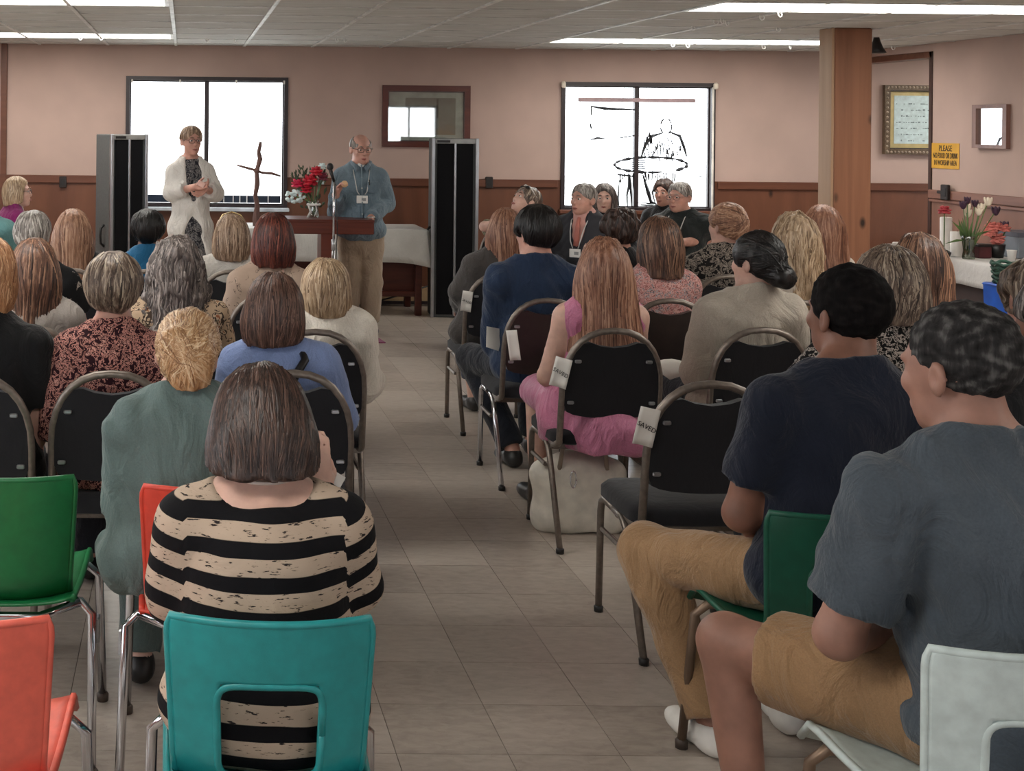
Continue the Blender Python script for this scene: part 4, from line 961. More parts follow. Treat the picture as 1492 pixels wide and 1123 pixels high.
def head_prims(hp, R, s=1.0, male=False, nose=1.0):
    e = lambda c, r, k=.02, Q=None: E(hp(V3(*c)*s), V3(*r)*s, R if Q is None else R @ Q, k)
    P = [e((0, -.012, .025), (.074, .093, .088), .0), e((0, .028, -.028), (.061, .064, .080), .03), e((0, .040, -.078), (.044 if not male else .050, .042, .034), .025), e((0, .070, -.098), (.018, .016, .015), .02),
         C(hp(V3(0, .085, .008)*s), hp(V3(0, .103, -.030)*s), .008*s, .012*s*nose, .012), e((0, .078, .024), (.046, .014, .010), .015),
         e((0, .084, -.064), (.024, .011, .012), .01), e((.034, .072, -.022), (.020, .014, .016), .02), e((-.034, .072, -.022), (.020, .014, .016), .02)]
    for sx in (-1, 1):
        Q = np.array(Matrix.Rotation(sx*.35, 3, 'Z') @ Matrix.Rotation(.2, 3, 'X'))
        P.append(e((sx*.079, -.012, -.012), (.009, .021, .033), .006, Q))
    return P
def head_cuts(F, hp, R, s):
    for sx in (-1, 1):
        F.sub(E(hp(V3(sx*.030, .098, .004)*s), V3(.015, .014, .010)*s, R), .008)
        F.sub(E(hp(V3(sx*.088, -.006, -.010)*s), V3(.007, .012, .019)*s, R), .004)

def ribbons(F, hp, R, hc, spec, rs, h):
    """hair locks laid on the hair surface: thin triangular tubes from crown to tips"""
    n = spec.get('locks', 160); wav = spec.get('wavy', 0.0); zlow = -spec.get('L', .10)-.02; wd = spec.get('lockw', .0035)
    az = rs.uniform(-math.pi, math.pi, n); M = 12; steps = 36
    th0 = rs.uniform(.15, .9, n); zend = zlow*rs.uniform(.55, 1.05, n); short = spec.get('short', False)
    V = []; Q = []; T = []
    t = np.linspace(0, 1, M)
    arc = (math.pi/2-th0)*.10; Ltot = arc+np.abs(zend)
    S = t[None]*Ltot[:, None]; up = S < arc[:, None]
    th = np.where(up, th0[:, None]+S/.10, math.pi/2); dz = np.where(up, 0, -(S-arc[:, None]))
    A = az[:, None]+wav*np.sin(S*70+rs.rand(n)[:, None]*6)*.10+ (spec.get('swirl', .25)*rs.normal(size=n))[:, None]*t[None]
    if short:
        th = th0[:, None]*1.9+t[None]*.75; dz = np.zeros_like(th)
        A = az[:, None]+.16*t[None]*rs.normal(size=n)[:, None]
    dirs = np.stack([np.sin(A)*np.sin(th), -np.cos(A)*np.sin(th), np.cos(th)], -1)
    if spec['style'] in ('bun', 'loosebun', 'updo'):     # hair gathered from all sides towards the knot
        s0 = rs.normal(size=(n, 3)); s0[:, 1] = s0[:, 1]*.7+.15; s0 /= np.linalg.norm(s0, axis=1)[:, None]
        e0 = np.array([.05, -1, .0])+rs.normal(size=(n, 3))*.18; e0 /= np.linalg.norm(e0, axis=1)[:, None]
        om = np.arccos(np.clip((s0*e0).sum(1), -.98, .98))[:, None, None]; tt = t[None, :, None]
        dirs = (np.sin((1-tt)*om)*s0[:, None]+np.sin(tt*om)*e0[:, None])/np.sin(om); dirs[..., 2] += .05*np.sin(t*9)[None]*rs.normal(size=n)[:, None]*t[None]
        dirs /= np.linalg.norm(dirs, axis=2)[..., None]
    cen = np.stack([np.zeros_like(A), -.012-.3*np.minimum(0, dz)*-.12, .02+dz], -1)
    cw = hc+np.einsum('ij,abj->abi', R, np.stack([cen[..., 0], cen[..., 1], np.minimum(cen[..., 2], .02)*0+.02], -1))
    low_shift = np.stack([np.zeros_like(dz), -.035*(1-np.exp(dz*8)), dz], -1)
    if spec['style'] == 'bob': low_shift = np.einsum('ij,abj->abi', R, low_shift)
    cw = cw+low_shift
    dw = np.einsum('ij,abj->abi', R, dirs)
    rr_ = np.linspace(.02, .30, steps)
    P = cw[:, :, None]+dw[:, :, None]*rr_[None, None, :, None]
    inside = F.sample(P) < 0
    last = np.where(inside.any(2), steps-1-np.argmax(inside[:, :, ::-1], 2), -1)
    ok = last > 0
    r = rr_[np.maximum(last, 0)]
    # refine
    f0 = F.sample(cw+dw*r[..., None]); f1 = F.sample(cw+dw*(r+.008)[..., None]); fr = np.clip(-f0/np.where(np.abs(f1-f0) < 1e-5, 1, f1-f0), 0, 1)
    r = r+.008*fr+rs.uniform(-.0015, .003, n)[:, None]
    pts = cw+dw*r[..., None]
    run = np.cumprod(ok, 1).astype(bool); lens = run.sum(1)
    for i in range(n):
        m = lens[i]
        if m < 4: continue
        p = pts[i, :m]
        jump = np.linalg.norm(np.diff(p, axis=0), axis=1); bad = np.argwhere(jump > .06)
        if len(bad): m = bad[0][0]+1; p = p[:m]
        if m < 4: continue
        ksm = p.copy(); ksm[1:-1] = (p[:-2]+p[1:-1]*2+p[2:])/4; p = ksm
        out = dw[i, :m]; tg = np.gradient(p, axis=0); tg /= np.linalg.norm(tg, axis=1)[:, None]+1e-9; sd = np.cross(tg, out); sd /= np.linalg.norm(sd, axis=1)[:, None]+1e-9
        wv = wd*(.6+.8*rs.rand())*np.sin(np.linspace(.35, math.pi*.97, m))[:, None]+.0006
        b = sum(len(x) for x in V)
        V.append(np.concatenate([p+sd*wv-out*.001, p-sd*wv-out*.001, p+out*wv*.7])); tv = rs.normal(.5, .24); T.append(np.full(3*m, tv))
        k = np.arange(m-1)
        for a, c in ((0, 2), (2, 1)): Q.append(np.stack([b+a*m+k, b+a*m+k+1, b+c*m+k+1, b+c*m+k], 1))
    if not V: return None
    return np.concatenate(V), np.concatenate(Q), np.concatenate(T)

def make_hair(H, hp, R, hc, rs, h, root, s):
    st = H['style']; t = H.get('t', .014); L = H.get('L', .10)
    e = lambda c, r, k=.02: E(hp(V3(*c)*s), V3(*r)*s, R, k)
    P = [e((0, -.014, .028), (.075+t, .094+t, .088+t), 0)] if st != 'crop' else [e((0, -.022, .034), (.0755+t, .094+t, .088+t), 0)]
    if st in ('bob', 'long', 'layer'):
        wd = H.get('wid', .094)
        P += [e((0, -.022, -.02), (wd, .100, .105)), e((0, -.030, -.06), (wd*1.02, .092, .10))]
        if st == 'bob': P += [C(hp(V3(0, -.03, -.05)*s), hp(V3(0, -.030, -L)*s)+V3(0, 0, -.03), wd*.98, wd*H.get('flare', 1.0), .03, sq=(1, .92, 1))]
    if st == 'long':
        lw = H.get('lw', .075); dr = H.get('drop', V3(0, -.075, -L))
        P += [C(hc+V3(0, -.045, -.03), hc+dr, .085, lw, .04, sq=(1.2, .62, 1))]
        for sx in (-1, 1): P += [C(hp(V3(sx*.07, -.01, -.05)), hc+dr*V3(0, .55, .75)+V3(sx*lw*1.1, 0, 0), .04, .028, .03)]
    if st == 'bun': P += [e((0, -.125, H.get('bz', -.02)), (.055, .048, .052), .012), e((0, -.06, -.06), (.055, .055, .05), .03)]
    if st == 'loosebun': P += [e((.015, -.105, -.005), (.075, .060, .085), .02), e((-.02, -.115, .03), (.05, .045, .05), .015), e((.03, -.10, -.06), (.05, .05, .055), .02), e((0, -.05, -.08), (.06, .05, .05), .03)]
    if st == 'updo': P += [e((0, -.085, .0), (.06, .05, .075), .02), e((0, -.04, -.06), (.06, .06, .05), .03)]
    for x in H.get('extra', []): P.append(e(*x))
    F = Field(P, h)
    fy = H.get('face', .0)
    F.sub(e((0, .125+fy, -.035), (.080, .085, .118)), .012)
    if st in ('bob', 'long', 'layer'):
        F.sub(C(hp(V3(0, .105+fy, -.02)), hp(V3(0, .10+fy, -.30)), .075, .075), .012)
        if st == 'bob':
            n = R @ V3(0, H.get('slope', .12), -1); F.cut(hp(V3(0, -.09, -L)), n)
    if st in ('short', 'bald', 'bun', 'loosebun', 'updo'):
        zc = H.get('nape', -.062); n = R @ V3(0, .42, -.9); F.cut(hp(V3(0, -.10, zc)*s), n)
        for sx in (-1, 1): F.sub(E(hp(V3(sx*.085, .0, -.018)*s), V3(.02, .026, .036)*s, R), .006)
    if st == 'bald': F.sub(E(hp(V3(0, .03, .10)*s), V3(.066, .115, .075)*s, R), .015)
    if H.get('wavy', 0): F.wob(.006*H['wavy'], 90, rs.randint(999), .6)
    elif st != 'crop': F.wob(.0035, 110, rs.randint(999), .15)
    if st == 'crop': F.wob(.0028, 210, rs.randint(999))
    V, Q = F.mesh(); d = V-hc; az = np.arctan2(d[:, 0], -d[:, 1]); T = .47+(.14*np.sin(az*23+rs.rand()*6)+.10*np.sin(az*57+d[:, 2]*20) if st != 'crop' else .22*np.sin(V[:, 0]*90+3*np.sin(V[:, 2]*70))*np.sin(V[:, 2]*110+2*np.sin(V[:, 1]*80)))
    if st != 'crop':
        rb = ribbons(F, hp, R, hc, dict(H, short=st in ('short', 'bald', 'updo', 'bun', 'loosebun')), rs, h)
        if rb: Q = np.concatenate([Q, rb[1]+len(V)]); V = np.concatenate([V, rb[0]]); T = np.concatenate([T, rb[2]])
    return link('hair', np_mesh('hair', V, Q, H['mat'], tone=T), root)

def striped_mat():
    if 'striped_knit' in MATS: return MATS['striped_knit']
    s = NT('striped_knit'); s.setp(.9, 0, .2); al = s.n('ShaderNodeAttribute', attribute_name='along'); v = s.coords()
    wob_ = s.n('ShaderNodeMath', operation='MULTIPLY_ADD'); s.l(s.noise(v, 5, 2), wob_.inputs[0]); wob_.inputs[1].default_value = .016; s.l(al.outputs['Fac'], wob_.inputs[2])
    dv = s.n('ShaderNodeMath', operation='DIVIDE'); s.l(wob_.outputs[0], dv.inputs[0]); dv.inputs[1].default_value = .064
    frc = s.n('ShaderNodeMath', operation='FRACT'); s.l(dv.outputs[0], frc.inputs[0])
    fleck = s.ramp(s.noise(s.coords(scale=(1, 1, 5)), 42, 3, .6), [(.60, (178, 158, 140)), (.64, (40, 34, 34))])
    mx = s.n('ShaderNodeMix', data_type='RGBA'); s.l(s.ramp(frc.outputs[0], [(.47, (0, 0, 0)), (.49, (255, 255, 255))]), mx.inputs[0]); mx.inputs[6].default_value = lin((15, 14, 17))+(1,)
    s.l(fleck, mx.inputs[7]); s.l(mx.outputs[2], s.b.inputs['Base Color']); s.bump(s.noise(v, 9, 5, .5, 1), .45, .02); MATS['striped_knit'] = s.m; return s.m

NP = [0]
def person(label, pel, a, head, ztop, skin_m, top, hair, bottom=None, inner=None, male=False, hyaw=0, hpitch=0, hroll=0, sw=None, bw=1.0, bd=1.0, stand=False,
           elbow=None, wrist=None, hdir=None, knee=None, ankle=None, res=.012, face=False, glasses=None, shoes=None, seat=.46, group=None, hs=1.0, bust=0.0, toe=None, curl=.5, openf=None):
    """pel: world xy of the pelvis; a: facing angle (0 = away from the camera, 90 = to the right); head: world xy of the head; elbow, wrist, knee, ankle: world points {side: (x, y, z)}"""
    NP[0] += 1; rs = np.random.RandomState(NP[0]*7+3)
    ar = math.radians(a); ca, sa = math.cos(ar), math.sin(ar)
    def loc(p): x, y = p[0]-pel[0], p[1]-pel[1]; return np.array([x*ca-y*sa, x*sa+y*ca, p[2]] if len(p) > 2 else [x*ca-y*sa, x*sa+y*ca], float)
    hs *= 1.04 if male else 1.0; sw = sw or (.178 if male else .148); ht = hair.get('t', .014) if hair else 0
    hc2 = loc(head); zt = ztop-ht; hz = zt-.113*hs
    R = rotm(hyaw, hpitch, hroll); hc = V3(hc2[0], hc2[1], hz); hp = lambda v: hc+R @ np.asarray(v, float)
    zs = seat if not stand else zt*.47; H = zt-zs
    nb = V3(hc2[0]*.80, hc2[1]*.72-.02, zs+.715*H)
    def sp(f, x=0, y=0): k = max(0, (f-.08)/.635); return V3(nb[0]*k+x, (nb[1])*k+y, zs+f*H)
    mk0 = 1.12 if male else 1.0
    torso = [E(sp(.10), (.170*bw, .130*bd, .100), None, 0), E(sp(.27, 0, .012), (.150*bw, .122*bd, .13), None, .06), E(sp(.47, 0, .005), (.158*bw**.6, .112*bd, .15), None, .06), E(sp(.575), (.135, .088, .080), None, .05),
             C(sp(.590, -sw+.012, -.012), sp(.590, sw-.012, -.012), .048*mk0, .048*mk0, .05)]
    for sx in (-1, 1): torso.append(C(sp(.592, sx*(sw-.025), -.014), nb+V3(sx*.034, 0, -.006), .046*mk0, .043*mk0, .04))
    if bust:
        for sx in (-1, 1): torso.append(E(sp(.47, sx*.07, .085), (.062*bust, .055*bust, .062*bust), None, .04))
    neck = [C(nb+V3(0, .0, -.02), hp(V3(0, -.018, -.065)), .055*(1.15 if male else .95), .053*(1.15 if male else .92), .03)]
    heads = head_prims(hp, R, hs, male)
    arms = {}; mk = 1.15 if male else 1.0
    fore = []; upper = []; hands = []
    for sx in (-1, 1):
        S_ = sp(.585, sx*sw, -.01)
        if elbow and sx in elbow: el = loc(elbow[sx])
        else: el = sp(.27, sx*(sw+.05), .05) if not stand else sp(.24, sx*(sw+.06), .0)
        if wrist and sx in wrist: wr = loc(wrist[sx])
        else: wr = V3(sx*.085, .29, zs+.17) if not stand else sp(-.04, sx*(sw+.07), .05)
        arms[sx] = (S_, el, wr)
        upper.append(C(S_, el, .046*mk, .039*mk, .04)); fore.append(C(el, wr, .039*mk, .027*mk, .02))
        hd = V3(*hdir[sx]) if hdir and sx in hdir else (V3(-sx*.5, .8, -.25) if not stand else V3(0, .1, -1))
        if hdir and sx in hdir: hd = np.array([hd[0]*ca-hd[1]*sa, hd[0]*sa+hd[1]*ca, hd[2]])
        hands += hand_prims(wr, hd, V3(-sx*.25, .15, -1.0) if not stand else V3(-sx*.6, .5, .2), .95*mk**.6, curl, sx, .0085 if res < .0095 else .010)
    legs = []; thigh = []; shank = []; feet = {}
    for sx in (-1, 1):
        hip = V3(sx*.085, .02, zs+.078) if not stand else V3(sx*.085, 0, zs+.02)
        kn = loc(knee[sx]) if knee and sx in knee else (V3(sx*.115, .44, zs+.055) if not stand else V3(sx*.09, .01, zs*.54))
        an = loc(ankle[sx]) if ankle and sx in ankle else (V3(sx*.115, .42, .085) if not stand else V3(sx*.085, -.02, .085))
        thigh.append(C(hip, kn, .082*bw**.5, .060, .03)); shank.append(C(kn, an, .055*mk, .037, .025))
        td = V3(sx*.15, 1, 0); 
        if toe and sx in toe: q = V3(*toe[sx]); td = np.array([q[0]*ca-q[1]*sa, q[0]*sa+q[1]*ca, 0])
        td = td/np.linalg.norm(td); feet[sx] = (an, td)
        legs.append(C(V3(an[0], an[1], .045)-td*.03, V3(an[0], an[1], .032)+td*.15, .036, .026, .03))
    bres = res if (face or res < .0095) else res*1.3
    body = Field(torso+neck+heads+upper+fore+hands+thigh+shank+legs, bres)
    head_cuts(body, hp, R, hs)
    V, Q = body.mesh()
    root = link('person', np_mesh('person', V, Q, skin_m)); root.location = (pel[0], pel[1], 0); root.rotation_euler = (0, 0, -ar)
    tag(root, label, 'person', group)
    def garment(name, G, d):
        P = [grow(p, d) for p in torso]; P[0] = grow(torso[0], d+.012)
        if G.get('sleeve') == 'none': P[4] = C(sp(.590, -sw+.055, -.012), sp(.590, sw-.055, -.012), .048+d, .048+d, .04)
        arm_ix = len(P); sl = G.get('sleeve', 'short'); ex = G.get('loose', .010); seg = []
        for sx in (-1, 1):
            S_, el, wr = arms[sx]
            if sl in ('short', 'elbow'):
                f = G.get('fr', .62 if sl == 'short' else .95); e_ = S_+(el-S_)*f; P.append(C(S_, e_, .046*mk+d+ex*.5, .044*mk+d+ex, .035, True)); seg.append((S_, e_))
            elif sl in ('long', 'three'):
                P.append(C(S_, el, .046*mk+d+ex*.4, .039*mk+d+ex, .035)); e_ = el+(wr-el)*(.95 if sl == 'long' else .6); P.append(C(el, e_, .039*mk+d+ex, .029*mk+d+ex*.7, .02, True)); seg += [(S_, el), (el, e_)]
        rn = .055*(1.15 if male else .95)+d; P.append(C(nb+V3(0, .0, -.06), nb+V3(0, .004, .03), rn, rn, .03))
        for x in G.get('extra', []): P.append(x if not callable(x) else x(sp, arms, zs, hp))
        if G.get('skirt'):
            P.append(C(V3(0, 0, zs+.02), V3(0, .01, zs-G['skirt']), .17*bw, .20*bw, .05, True, sq=(1.1, .85, 1)))
        F = Field(P, max(res, .0095)); nr = G.get('neck', .066)
        nc = nb+V3(0, .006+G.get('scoop', 0), .020-G.get('ndrop', 0)*1.6); F.sub(C(nc+V3(0, .045, .17), nc, nr+.035, nr+.028, 0, True), .006)
        if G.get('round'): F.sub(E(nb+V3(*G['round'][:3]), G['round'][3:]), .02)
        if G.get('vneck'): F.sub(C(nb+V3(0, .06, .03), sp(.36, 0, .17), .05, .035), .01)
        if G.get('open'): F.sub(E(sp(G['open'][1], 0, .19), (G['open'][0], .15, G['open'][2]*H)), .01)
        for x in G.get('cutaway', []): F.sub(x(sp, arms, zs, hp), .01)
        F.cut((0, 0, zs+G.get('hem', -.02 if not G.get('skirt') else -1.0)*H), (0, 0, -1))
        F.wob(G.get('fold', .005), 26, rs.randint(999), .7); F.wob(G.get('fold', .005)*.5, 60, rs.randint(999), .8)
        V, Q = F.mesh(); al = None
        if G.get('along'):
            al = V[:, 2].copy(); bd_ = np.full(len(V), 9.0)
            for p in P[:arm_ix]:
                c = p[1] if p[0] == 'e' else (p[1]+p[2])/2; 
            tw = np.abs(V[:, 0]-nb[0]*.6) < sw*.99
            for q, (A_, B_) in enumerate(seg):
                dd = B_-A_; Ln = np.linalg.norm(dd); tt = ((V-A_) @ dd)/Ln**2; dist = np.linalg.norm(V-A_-np.clip(tt, 0, 1)[:, None]*dd, axis=1)
                m = (dist < .085) & (dist < bd_) & ~tw; al[m] = (A_[2]-tt*Ln-(0 if q % 2 == 0 else np.linalg.norm(seg[q-1][1]-seg[q-1][0])*0))[m]; bd_[m] = dist[m]
        return link(name, np_mesh(name, V, Q, G['mat'], along=None if al is None else al-.022), root)
    if inner: garment(inner.get('name', 'blouse'), inner, .007)
    garment(top.get('name', 'shirt'), top, top.get('d', .012))
    B = bottom or dict(mat=cloth('dark_trousers', (38, 40, 48)), kind='trousers')
    if B['kind'] != 'none':
        P = [grow(torso[0], .003)]
        if stand: P.append(C(V3(0, 0, zs+.12), V3(0, 0, zs-.02), .12*bw, .13*bw, .04, sq=(1.15, .9, 1)))
        if B['kind'] == 'skirt' and stand:
            P.append(C(V3(0, 0, zs+.05), V3(0, .02, .28), .135*bw, .20, .05, True, sq=(1.15, .95, 1)))
        else:
            f = {'trousers': 1, 'shorts': .80, 'skirt': 1}[B['kind']]; dl = B.get('d', .014)
            for q in range(2):
                t_ = thigh[q]; b_ = t_[1]+(t_[2]-t_[1])*f; P.append(C(t_[1], b_, t_[3]+dl, (t_[4] if f == 1 else t_[4]+.014)+dl, .03, f < 1))
                if B['kind'] == 'trousers': s_ = shank[q]; P.append(C(s_[1], s_[1]+(s_[2]-s_[1])*B.get('len', .97), s_[3]+dl+.006, s_[4]+dl+.016, .02, True))
            if B['kind'] == 'skirt':
                P.append(C((thigh[0][1]+thigh[1][1])/2, (thigh[0][2]+thigh[1][2])/2, .09, .08, .05, sq=(1.8, 1, 1)))
        F = Field(P, .010 if res < .0075 else .0175 if not stand else .013); F.wob(.004, 30, rs.randint(999)); V, Q = F.mesh()
        link(B['kind'], np_mesh(B['kind'], V, Q, B['mat']), root)
    sm = shoes or plain('black_shoe', (26, 24, 24), .45)
    for sx in (-1, 1):
        an, td = feet[sx]; o = np.array([an[0], an[1], 0]); sd = V3(td[1], -td[0], 0)
        Rm = np.stack([sd, td, V3(0, 0, 1)], 1)
        P = [E(o-td*.02+V3(0, 0, .045), (.042, .05, .045), Rm, 0), E(o+td*.09+V3(0, 0, .036), (.048, .10, .036), Rm, .03), C(o+V3(0, 0, .05), o+V3(0, 0, .085), .043, .043, .02, True)]
        F = Field(P, .009 if res < .0075 else .014); F.cut((0, 0, .004), (0, 0, -1)); V, Q = F.mesh(); link('shoe', np_mesh('shoe', V, Q, sm), root)
    if hair: make_hair(hair, hp, R, hc, rs, max(min(res, .010), .006), root, hs)
    mv = lambda c: Vector(hp(V3(*c)*hs))
    Rm4 = Matrix(R.tolist()).to_4x4()
    if face:
        for sx in (-1, 1):
            ey = MB().ell(mv((sx*.030, .083, .004)), (.0125*hs, .010*hs, .0085*hs), 10, 7, Rm4).build('eye', plain('eye_white', (214, 206, 200), .3), root, True)
            MB().ell(mv((sx*.030, .0915, .003)), (.0062*hs, .004*hs, .0065*hs), 8, 6, Rm4).build('iris', plain('iris_dark', (40, 32, 28), .2), ey, True)
            MB().tube([mv((sx*.014, .096, .026)), mv((sx*.030, .096, .031)), mv((sx*.047, .086, .025))], [.0025, .0045, .002], 6).build('eyebrow', plain('brow_'+str(face), face if isinstance(face, tuple) else (86, 70, 60), .8), root, True)
            MB().tube([mv((sx*.017, .0935, .010)), mv((sx*.030, .0945, .0145)), mv((sx*.044, .088, .009))], [.0015, .002, .0012], 5).build('eyelid', skin_m, root, True)
        MB().tube([mv((-.023, .090, -.067)), mv((-.008, .0985, -.0645)), mv((0, .0985, -.066)), mv((.008, .0985, -.0645)), mv((.023, .090, -.067))], [.0015, .004, .004, .004, .0015], 6).tube([mv((-.019, .091, -.070)), mv((0, .0985, -.0735)), mv((.019, .091, -.070))], [.0015, .0045, .0015], 6).build('lips', plain('lips_rose', (150, 84, 78), .45), root, True)
    if glasses:
        gm = MB()
        for sx in (-1, 1):
            gm.tube([mv((sx*.032+.024*math.copysign(abs(math.cos(q))**.7, math.cos(q)), .107-.010*abs(sx*.032+.024*math.cos(q))/.056, .002+.018*math.copysign(abs(math.sin(q))**.7, math.sin(q)))) for q in [k*math.pi/8 for k in range(17)]], .0022, 5)
            gm.tube([mv((sx*.056, .098, .008)), mv((sx*.080, .06, .010)), mv((sx*.083, -.015, .006)), mv((sx*.082, -.035, -.010))], .0022, 5)
        gm.tube([mv((-.009, .107, .008)), mv((.009, .107, .008))], .0022, 5).build('glasses', plain('glasses_'+str(glasses), glasses, .3), root, True)
    return dict(root=root, hp=mv, sp=sp, arms=arms, R=Rm4, nb=nb, zs=zs, H=H)
def lanyard(pr, drop, mat_c, lab=True):
    n_ = pr['nb']; sp = pr['sp']; y = .155
    f = 1-drop
    l = MB()
    for sx in (-1, 1): l.tube([n_+V3(sx*.065, 0, .0), sp(.66, sx*.066, .092), sp(.56, sx*.052, .145), sp(.47, sx*.040, .168), sp(f, sx*.022, y+.012)], .004, 5, flat=.5)
    l.build('lanyard', plain('lanyard_grey', (190, 190, 188), .6), pr['root'], True)
    c = sp(f-.045, 0, y+.018); b = MB().box((c[0]-.045, c[1]-.003, c[2]-.032), (c[0]+.045, c[1]+.003, c[2]+.032), bev=.003).build('name_badge', M_white, pr['root'])
    MB().box((c[0]-.03, c[1]+.003, c[2]-.012), (c[0]+.005, c[1]+.004, c[2]+.012)).build('badge_print', plain('badge_print', (150, 150, 150), .7), b)

# materials for people
SK1, SK2, SK3 = skin('skin_fair', (206, 166, 150)), skin('skin_rosy', (194, 146, 130)), skin('skin_tan', (172, 122, 100))
SKB, SKB2 = skin('skin_brown', (130, 90, 74)), skin('skin_brown_light', (158, 116, 100))
HR = dict(
 darkbrown=hairmat('hair_dark_brown', (30, 20, 18), (58, 42, 37), (98, 74, 64)), chestnut=hairmat('hair_chestnut', (44, 28, 24), (84, 58, 49), (132, 100, 86)),
 auburn=hairmat('hair_auburn', (38, 14, 12), (82, 36, 28), (130, 68, 52)), red=hairmat('hair_red_blonde', (96, 60, 46), (146, 100, 78), (188, 144, 118)),
 ginger=hairmat('hair_ginger', (124, 80, 52), (178, 126, 88), (216, 172, 132)), goldbun=hairmat('hair_gold', (128, 90, 58), (186, 144, 102), (224, 198, 164)), strawb=hairmat('hair_strawberry', (98, 66, 50), (156, 114, 90), (200, 162, 134)),
 blonde=hairmat('hair_blonde', (108, 84, 62), (172, 144, 114), (214, 192, 164)), lightbrown=hairmat('hair_light_brown', (82, 62, 48), (140, 112, 90), (196, 170, 146)),
 grey=hairmat('hair_grey', (78, 72, 68), (138, 130, 124), (196, 190, 184)), greybrown=hairmat('hair_grey_brown', (58, 46, 40), (112, 94, 82), (190, 172, 152)), saltpep=hairmat('hair_salt_pepper', (44, 38, 38), (92, 82, 78), (160, 148, 142)),
 black=hairmat('hair_black', (8, 7, 7), (20, 17, 17), (46, 40, 40)), brown=hairmat('hair_brown', (48, 32, 26), (98, 68, 54), (160, 122, 98)), crop=hairmat('hair_black_crop', (8, 7, 7), (18, 15, 15), (34, 30, 29), .9), cropgrey=hairmat('hair_grey_crop', (20, 19, 19), (52, 50, 50), (112, 110, 108), .85))
def hd(style, col, **k): return dict(style=style, mat=HR[col], **k)
def head_at(px, ytop, Y): p = at(px, ytop, Y); return (p.x, p.y), p.z
def seated(label, px, ytop, Yh, cx, yrear, skin_m, top, hair, chair=None, pdx=0.0, **k):
    (hx, hy), z = head_at(px, ytop, Yh)
    pr = person(label, (cx+pdx, yrear+.25), k.pop('a', 0), (hx, hy), z, skin_m, top, hair, **k)
    if chair: place_chair(cx, yrear, k.get('crz', 0), 'padded banquet chair under the '+chair[0], **(chair[1] if len(chair) > 1 else {}))
    return pr
T = lambda mat, **k: dict(mat=mat, **k)
# ------------------------------------------------------------------ the audience, left of the aisle
PAPER = plain('paper_white', (226, 222, 216), .7, 0, .02)
cx = at(397, 950, 2.44).x
p = seated('woman in black and tan striped top with dark bob, head bowed', 381, 533, 2.78, cx, 2.40, SK1, T(striped_mat(), sleeve='long', along=True, neck=.075, ndrop=.0, round=(0, -.045, .028, .108, .10, .078), d=.012, loose=.006, fold=.004, name='striped_top'),
    hd('bob', 'darkbrown', t=.022, L=.118, wid=.108, locks=1300, lockw=.0026, slope=.45, flare=1.03), hpitch=24, res=.009, bw=1.15, bd=1.2, sw=.162,
    elbow={-1: at(252, 868, 2.72), 1: at(512, 850, 2.74)}, wrist={-1: at(320, 830, 3.0), 1: at(462, 716, 2.98)}, hdir={1: (.05, .3, 1), -1: (.6, .6, 0)})
nbp = p['nb']; MB().tube([tuple(nbp+V3(.078*math.cos(q), -.005+.075*math.sin(q), .022+.012*math.sin(q))) for q in [k*2*math.pi/36 for k in range(37)]], .004, 6).build('necklace', plain('pearl_beads', (206, 190, 180), .3), p['root'], True)
pl_ = at(470, 697, 3.02); pa = MB().box((-.045, -.001, -.03), (.045, .001, .03)).build('leaflet', PAPER); pa.location = pl_; pa.rotation_euler = (-.5, .5, -.2); tag(pa, 'white leaflet held up beside the bowed dark bob', 'leaflet')
cx = at(203, 720, 3.32).x+.20
p = seated('woman in grey green top with loose golden bun on the red chair', 274, 450, 3.66, cx, 3.32, SK1, T(cloth('sage_top', (98, 116, 114), .08), sleeve='elbow', neck=.075, loose=.022, d=.016, fold=.010),
    hd('loosebun', 'goldbun', t=.014, locks=800, lockw=.0020, wavy=.0, nape=-.075, swirl=.3), pdx=-.10, hpitch=8, hyaw=8, hroll=4, res=.009, bw=1.12,
    elbow={-1: at(190, 745, 3.62)}, wrist={-1: at(230, 700, 3.95)}, bottom=dict(mat=cloth('sage_trousers', (92, 108, 106), .08), kind='trousers'))
cx = at(164, 545, 4.24).x
seated('woman with short grey brown hair in maroon floral top', 166, 366, 4.47, cx, 4.22, SK2, T(floral('maroon_floral', [(0, (44, 18, 26)), (.47, (188, 132, 122)), (.54, (52, 20, 28)), (.60, (200, 150, 138)), (.66, (60, 26, 32))], 42, 1.2), sleeve='elbow', neck=.088, loose=.03, hem=-.03, bust=1),
    hd('short', 'greybrown', t=.024, locks=800, nape=-.085, lockw=.0030, extra=[((0, -.05, .06), (.07, .06, .055))]), ('woman in the maroon floral top',), res=.011, bw=1.18, hyaw=4,
    elbow={-1: at(88, 648, 4.42)}, wrist={-1: at(120, 640, 4.7)})
cx = at(403, 560, 4.26).x+.05
p = seated('woman with glossy brown bob in light blue top and black strap', 401, 397, 4.46, cx, 4.26, SK1, T(cloth('sky_blue_top', (128, 146, 190), .05), sleeve='elbow', neck=.105, scoop=-.01, ndrop=.012, loose=.02),
    hd('bob', 'chestnut', t=.020, L=.115, wid=.098, locks=800, slope=.25, flare=.86, lockw=.0026), ('woman in light blue',), res=.011, hyaw=14, hpitch=6, bw=1.05)
sp = p['sp']; MB().tube([tuple(sp(.70, .075, -.015)), tuple(sp(.64, .082, -.108)), tuple(sp(.55, .035, -.138)), tuple(sp(.36, -.04, -.150))], .014, 6, flat=.5).build('bag_strap', M_black, p['root'], True)
